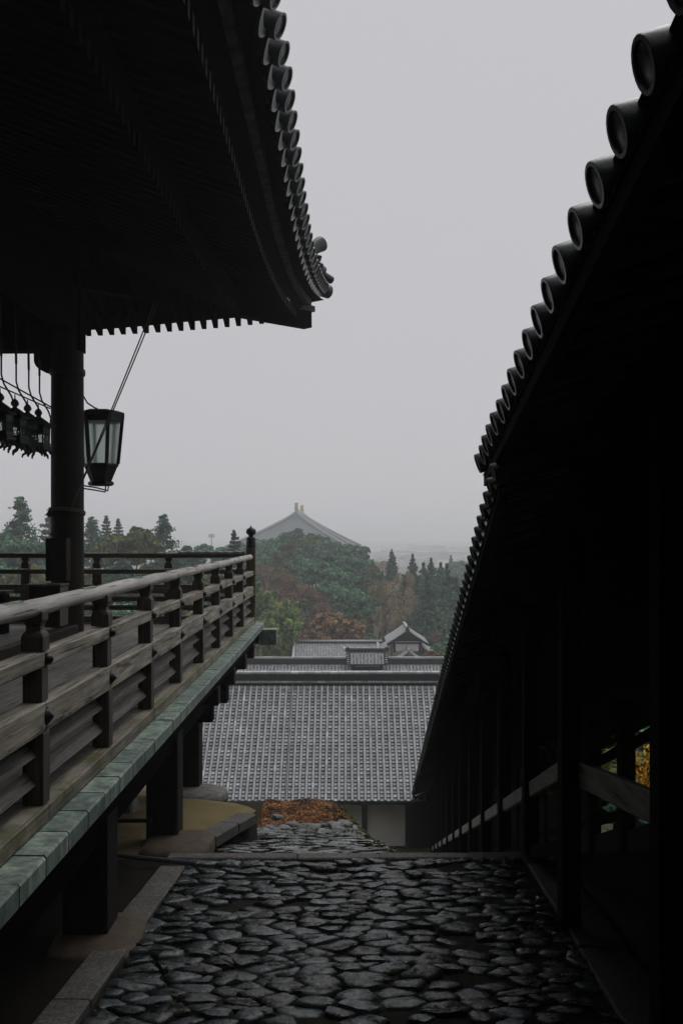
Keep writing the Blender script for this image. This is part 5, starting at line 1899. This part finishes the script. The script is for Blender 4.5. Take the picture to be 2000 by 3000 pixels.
        parts.append(('crown', crown_obj(None, np.array(Cs), np.array(Us), .085, M['lf_yellow'], .6, 1.7, seed=sd_)))
        parts.append(('stem', mb.mesh('stem', M['bark'], True)))
    PROTO[kind] = parts
    return parts

TREE_H = {'ever': 12, 'oak': 12, 'rustleaf': 12, 'shrub': 12, 'redshrub': 12, 'cedar': 17.2, 'tallcedar': 16.2, 'pine': 13.3, 'bare': 13.5, 'palebare': 12.5, 'weep': 11, 'bamboo': 10, 'yellow': 2.6}
TREE_W = {'ever': 10, 'oak': 10, 'rustleaf': 10, 'shrub': 10, 'redshrub': 10, 'cedar': 6.6, 'tallcedar': 9, 'pine': 7.4, 'bare': 11, 'palebare': 11, 'weep': 11, 'bamboo': 8, 'yellow': 2.4}
NAMES = {'ever': 'evergreen_tree', 'oak': 'oak_tree', 'rustleaf': 'autumn_tree', 'shrub': 'shrub', 'redshrub': 'shrub', 'cedar': 'cedar_tree', 'tallcedar': 'cedar_tree', 'pine': 'pine_tree',
         'bare': 'bare_tree', 'palebare': 'bare_tree', 'weep': 'weeping_tree', 'bamboo': 'bamboo', 'yellow': 'yellow_shrub'}
def tree(kind, u, v, Y, wpx, label, group=None, hscale=None, cat=None):
    """crown top at photo point (u, v) at distance Y, crown about wpx wide; stands on the ground there"""
    base = kind.partition('_')[0]
    p = at(u, v, Y)
    s_ = wpx / 2800 * Y / TREE_W[base]
    hs = s_ * (hscale or 1)
    # the tree reaches the ground: root is lower when the slope is deep
    zb = p.z - TREE_H[base] * hs
    t = thing(NAMES[base], label, cat or ('shrub' if 'shrub' in NAMES[base] else 'bamboo' if base == 'bamboo' else 'tree'), (p.x, p.y, zb), group)
    t.scale = (s_, s_, hs)
    t.rotation_euler = (0, 0, (u * 7.13 + v * 3.1) % 6.283)
    for nm, me in proto(kind):
        link(nm, me, t, local=True)
    g = terrain_z(p.x, p.y)
    if zb > g + .1 and base not in ('yellow',):
        me = MB().tube([(0, 0, (g - .3 - zb) / hs), (0, 0, .3)], [.4, .3], 8).mesh('lower_trunk', M['bark'], True)
        link('lower_trunk', me, t, local=True)
    return t

ORD = 'first second third fourth fifth sixth seventh eighth ninth tenth eleventh twelfth'.split()
def tier_label(spots, i, n, what):
    """which one: spots sorted into tiers from the skyline down, then counted from the left"""
    order = sorted(range(len(spots)), key=lambda k: spots[k][1])
    tiers = [order[k:k + n] for k in range(0, len(order), n)]
    for q, tr_ in enumerate(tiers):
        if i in tr_:
            pos = sorted(tr_, key=lambda k: spots[k][0]).index(i)
            return what.format(o=ORD[pos], t=('topmost', 'second', 'third', 'fourth', 'lowest')[q])

# left, behind the far balustrade
tree('tallcedar', 62, 1448, 118, 190, 'tall ragged cedar at the far left behind the stage')
tree('pine', 148, 1492, 128, 120, 'dark pine half hidden behind the hall pillar')
tree('ever', 20, 1560, 105, 190, 'rounded dark tree at the left edge behind the stage balustrade')
tree('ever_1', 130, 1575, 108, 170, 'rounded dark tree just left of the hall pillar, behind the balustrade')
tree('tallcedar_1', 272, 1510, 120, 115, 'pointed cedar just right of the hall pillar', hscale=.8)
tree('pine_1', 312, 1513, 135, 66, 'left one of the two small pines beyond the pillar')
tree('pine', 347, 1522, 138, 62, 'right one of the two small pines beyond the pillar')
tree('oak', 345, 1552, 104, 165, 'olive brown round tree below the two small pines')
tree('oak_1', 405, 1543, 100, 150, 'olive brown round tree left of the tall bushy cedar')
tree('tallcedar_2', 480, 1502, 112, 150, 'tall bushy cedar standing alone left of the newel post', hscale=.85)
tree('ever', 545, 1600, 106, 130, 'dark tree behind the balustrade below the distant mast')
tree('shrub_1', 600, 1592, 150, 66, 'small pale tree seen over the far balustrade')
tree('pine_1', 686, 1556, 96, 80, 'small fir with tiered branches left of the newel finial')
tree('shrub', 655, 1600, 110, 80, 'low round tree beside the small fir')
lowgrp = 'dark tree crowns behind the far balustrade rails'
for i, (u, v, Y, wp) in enumerate(rails := [(0, 1640, 92, 200), (90, 1655, 88, 190), (180, 1640, 90, 190), (260, 1650, 86, 190), (350, 1645, 88, 190), (440, 1655, 86, 200), (530, 1650, 88, 190), (620, 1640, 90, 180), (690, 1650, 92, 150), (40, 1740, 74, 200), (150, 1750, 72, 200), (270, 1745, 74, 210), (390, 1750, 72, 200), (510, 1750, 74, 200), (630, 1750, 76, 200)]):
    tree(('ever', 'oak_1', 'ever_1', 'oak')[i % 4], u, v, Y, wp, tier_label(rails, i, 9, 'dark crown seen between the far balustrade rails, {o} from left in the {t} row'), lowgrp)

# wooded hill below the great hall
hg = 'evergreen trees massed on the hill'
hill = [(700, 1590, 190, 110), (770, 1575, 190, 120), (832, 1556, 185, 105), (868, 1548, 178, 95), (915, 1562, 172, 90), (960, 1574, 168, 95), (1010, 1590, 164, 95), (1045, 1593, 160, 90),
        (800, 1590, 165, 120), (855, 1585, 160, 110), (905, 1592, 155, 105), (955, 1605, 150, 105), (1005, 1622, 148, 110), (1055, 1625, 150, 100), (1085, 1655, 146, 80),
        (880, 1625, 142, 110), (930, 1640, 138, 115), (985, 1655, 136, 120), (1045, 1670, 134, 120), (1090, 1700, 132, 80),
        (960, 1700, 128, 120), (1015, 1715, 126, 125), (1065, 1735, 124, 110), (985, 1765, 120, 110), (1040, 1790, 118, 120), (1090, 1770, 120, 90), (1060, 1850, 116, 130), (740, 1610, 160, 120), (985, 1830, 116, 120), (800, 1650, 130, 150), (860, 1690, 126, 150), (780, 1740, 122, 160), (900, 1780, 120, 150)]
for i, (u, v, Y, wp) in enumerate(hill):
    tree(('ever', 'ever_1', 'ever_2', 'ever', 'oak_1')[i % 5], u, v, Y, wp, tier_label(hill, i, 8, 'rounded evergreen on the hill below the great roof, {o} from left in the {t} tier'), hg)

# bare and autumn trees
bg_ = 'bare brown trees on the near side of the hill'
for i, (u, v, Y, wp) in enumerate(bares := [(790, 1612, 118, 170), (850, 1630, 116, 170), (905, 1680, 113, 150), (820, 1690, 111, 170), (755, 1660, 113, 150), (880, 1740, 109, 150), (935, 1735, 110, 120)]):
    tree('bare' if i % 2 else 'bare_1', u, v, Y, wp, tier_label(bares, i, 4, 'bare brown tree right of the newel post, {o} from left in the {t} row'), bg_)
tree('palebare', 778, 1628, 104, 100, 'pale leafless tree with white limbs beside the newel post', hscale=1.1)
tree('bamboo', 775, 1705, 98, 150, 'light green bamboo clump right of the newel post')
tree('bamboo_1', 835, 1745, 100, 130, 'light green bamboo clump behind the copper beam head')
tree('bamboo', 815, 1800, 95, 150, 'low green bamboo clump directly above the second tiled roof')
tree('bamboo_1', 745, 1780, 93, 120, 'shaded bamboo clump partly hidden by the stage corner')
tree('rustleaf', 965, 1785, 106, 160, 'rust orange tree above the fine tiled roof')
tree('rustleaf_1', 905, 1835, 103, 120, 'smaller orange brown tree at the left end of the fine tiled roof')
tree('rustleaf', 1030, 1810, 105, 110, 'orange brown tree right of the rust orange tree')
tree('rustleaf_1', 870, 1850, 102, 90, 'low russet tree beside the bamboo', hscale=.8)
tree('weep', 1125, 1688, 114, 130, 'left part of the leafless straw coloured weeping trees')
tree('weep_1', 1180, 1715, 112, 140, 'large straw coloured weeping tree behind the gabled hall')
tree('weep', 1185, 1668, 119, 90, 'straw coloured weeping tree highest of the group')
tree('weep_1', 1130, 1770, 109, 120, 'low straw coloured weeping tree left of the gabled hall')
# cedars on the right
tree('ever', 1108, 1760, 121, 110, 'dark evergreen between the wooded hill and the weeping trees')
tree('cedar', 1147, 1612, 150, 48, 'slender dark cedar standing clear of the town behind', hscale=.9)
tree('cedar_1', 1208, 1628, 146, 66, 'second pointed cedar right of the slender one')
cg = 'cedars in the dense stand on the right'
for i, (u, v, Y, wp) in enumerate(cedars := [(1120, 1680, 140, 50), (1240, 1655, 142, 70), (1262, 1640, 146, 60), (1290, 1655, 140, 76), (1180, 1690, 138, 70), (1225, 1700, 134, 80), (1270, 1720, 130, 90), (1340, 1740, 128, 70), (1300, 1800, 122, 90), (1245, 1780, 124, 80), (1360, 1790, 124, 70), (1250, 1690, 128, 90), (1290, 1740, 120, 100), (1335, 1700, 124, 90), (1330, 1780, 116, 90), (1260, 1800, 117, 90), (1300, 1850, 112, 90)]):
    tree(('cedar', 'cedar_1', 'cedar_2')[i % 3], u, v, Y, wp * 1.25, tier_label(cedars, i, 6, 'pointed cedar in the stand by the corridor eave, {o} from left in its {t} tier'), cg)
tree('cedar_2', 1308, 1658, 130, 96, 'broad pointed cedar in front of the dense stand')
tree('cedar', 1365, 1680, 136, 70, 'cedar partly hidden by the corridor eave')
fg = 'far hazy trees on the right'
for i, (u, v, Y, wp) in enumerate(fars := [(1320, 1630, 270, 45), (1345, 1640, 260, 60), (1375, 1645, 265, 60), (1400, 1640, 255, 55), (1330, 1665, 240, 70), (1370, 1670, 240, 70)]):
    tree('cedar_1' if i < 1 else 'ever_1', u, v, Y, wp, tier_label(fars, i, 6, 'faint hazy tree far behind the cedar stand, {o} from the left'), fg)
tree('rustleaf', 1125, 1640, 300, 60, 'faint pinkish tree in the haze left of the slender cedar')
tree('bare', 1105, 1628, 320, 50, 'faint grey bare tree in the haze beside the wooded hill')
tree('palebare', 1310, 1765, 118, 80, 'thin pale bare tree right of the weeping trees', hscale=1.3)
tree('palebare_1', 1345, 1800, 116, 70, 'thin pale bare tree close to the corridor eave', hscale=1.3)
tree('bare_1', 1280, 1830, 114, 80, 'low brown bare tree behind the gabled hall')
tree('redshrub', 1275, 1905, 89, 80, 'orange and green shrub at the right end of the second tiled roof', hscale=.6)
tree('redshrub_1', 1235, 1925, 90, 50, 'small orange shrub in front of the gabled hall', hscale=.6)
tree('shrub_1', 1300, 1880, 93, 80, 'dark green shrub above the orange shrub', hscale=.7)
tree('palebare', 1190, 1890, 93, 66, 'small leafless tree in front of the gable porch', hscale=.7)
# plants seen through the corridor
tree('yellow', 1885, 2110, 21.5, 190, 'shrub with bright yellow leaves seen through the corridor posts', hscale=1.3)
tree('shrub', 1770, 2070, 26, 400, 'dark green shrub behind the corridor posts', hscale=1.0)
tree('oak', 1740, 2150, 25, 420, 'dark bush low behind the corridor posts', hscale=.7)
tree('ever', 1900, 2290, 23.5, 330, 'dark bush at the foot of the yellow shrub', hscale=.8)
tree('ever_1', 1950, 1950, 29, 600, 'dark evergreen behind the yellow shrub', hscale=1.1)

# ================================================================== the town in the haze
def build_town():
    rg = random.Random(9)
    w_, r_ = MB(), MB()
    for i in range(3000):
        Y = 850 + 2600 * rg.random() ** 1.6
        X = rg.uniform(-.22, .26) * Y
        sx, sy, h_ = rg.uniform(6, 14), rg.uniform(6, 14), rg.uniform(3.5, 7.5)
        if rg.random() < .04: sx, sy, h_ = rg.uniform(15, 30), rg.uniform(12, 24), rg.uniform(8, 15)
        z = -28.5
        w_.box(X, X + sx, Y, Y + sy, z, z + h_)
        if h_ < 9:
            r_.prism([(X - .5, Y - .5, z + h_ + .01), (X - .5, Y + sy + .5, z + h_ + .01), (X - .5, Y + sy / 2, z + h_ + 2.6)], (sx + 1, 0, 0))
    t = thing('distant_town', 'faint mass of pale town buildings in the haze on the plain', 'town', (100, 1500, -45), kind='stuff')
    t.location.z = -28
    for mb, nm, mt in ((w_, 'walls', 'town'), (r_, 'roofs', 'town_roof')):
        o = mb.build(nm, M[mt], t); o['kind'] = 'stuff'
    g = bpy.data.objects
    # a large pale arena-like roof and a mast
    p = at(1345, 1640, 1100)
    a = thing('pale_roofed_hall', 'large pale low roof in the hazy town near the corridor eave', 'building', (p.x, p.y, -45))
    MB().box(p.x - 34, p.x + 34, 1100, 1150, -29, -26).build('wall', M['town'], a)
    MB().prism([(p.x - 38, 1096, -25.9), (p.x + 38, 1096, -25.9), (p.x + 8, 1096, -19), (p.x - 8, 1096, -19)], (0, 60, 0)).build('roof', M['sand'], a)
    m = at(620, 1563, 700)
    mm = thing('radio_mast', 'thin mast rising from the haze beyond the far balustrade', 'mast', (m.x, m.y, -45))
    MB().tube([(m.x, m.y, -45), (m.x, m.y, m.z)], [.9, .5], 6).build('mast_pole', M['tin'], mm)
    MB().box(m.x - 2, m.x + 2, m.y - 2, m.y + 2, m.z - 3, m.z - .5).build('mast_head', M['tin'], mm)
build_town()

# ================================================================== haze
hz = MB().box(-12000, 12000, -62, 9200, -47, 17.5).build('haze', None)
hz['kind'] = 'stuff'; hz['label'] = 'pale rainy haze filling the air'; hz['category'] = 'haze'
m = bpy.data.materials.new('haze_air'); m.use_nodes = True
t = m.node_tree; t.nodes.clear()
o_ = t.nodes.new('ShaderNodeOutputMaterial')
pv = t.nodes.new('ShaderNodeVolumePrincipled')
pv.inputs['Color'].default_value = (0.95, 0.985, 1.0, 1)
pv.inputs['Density'].default_value = 0.0012
pv.inputs['Anisotropy'].default_value = 0.25
t.links.new(pv.outputs[0], o_.inputs['Volume'])
hz.data.materials.append(m)
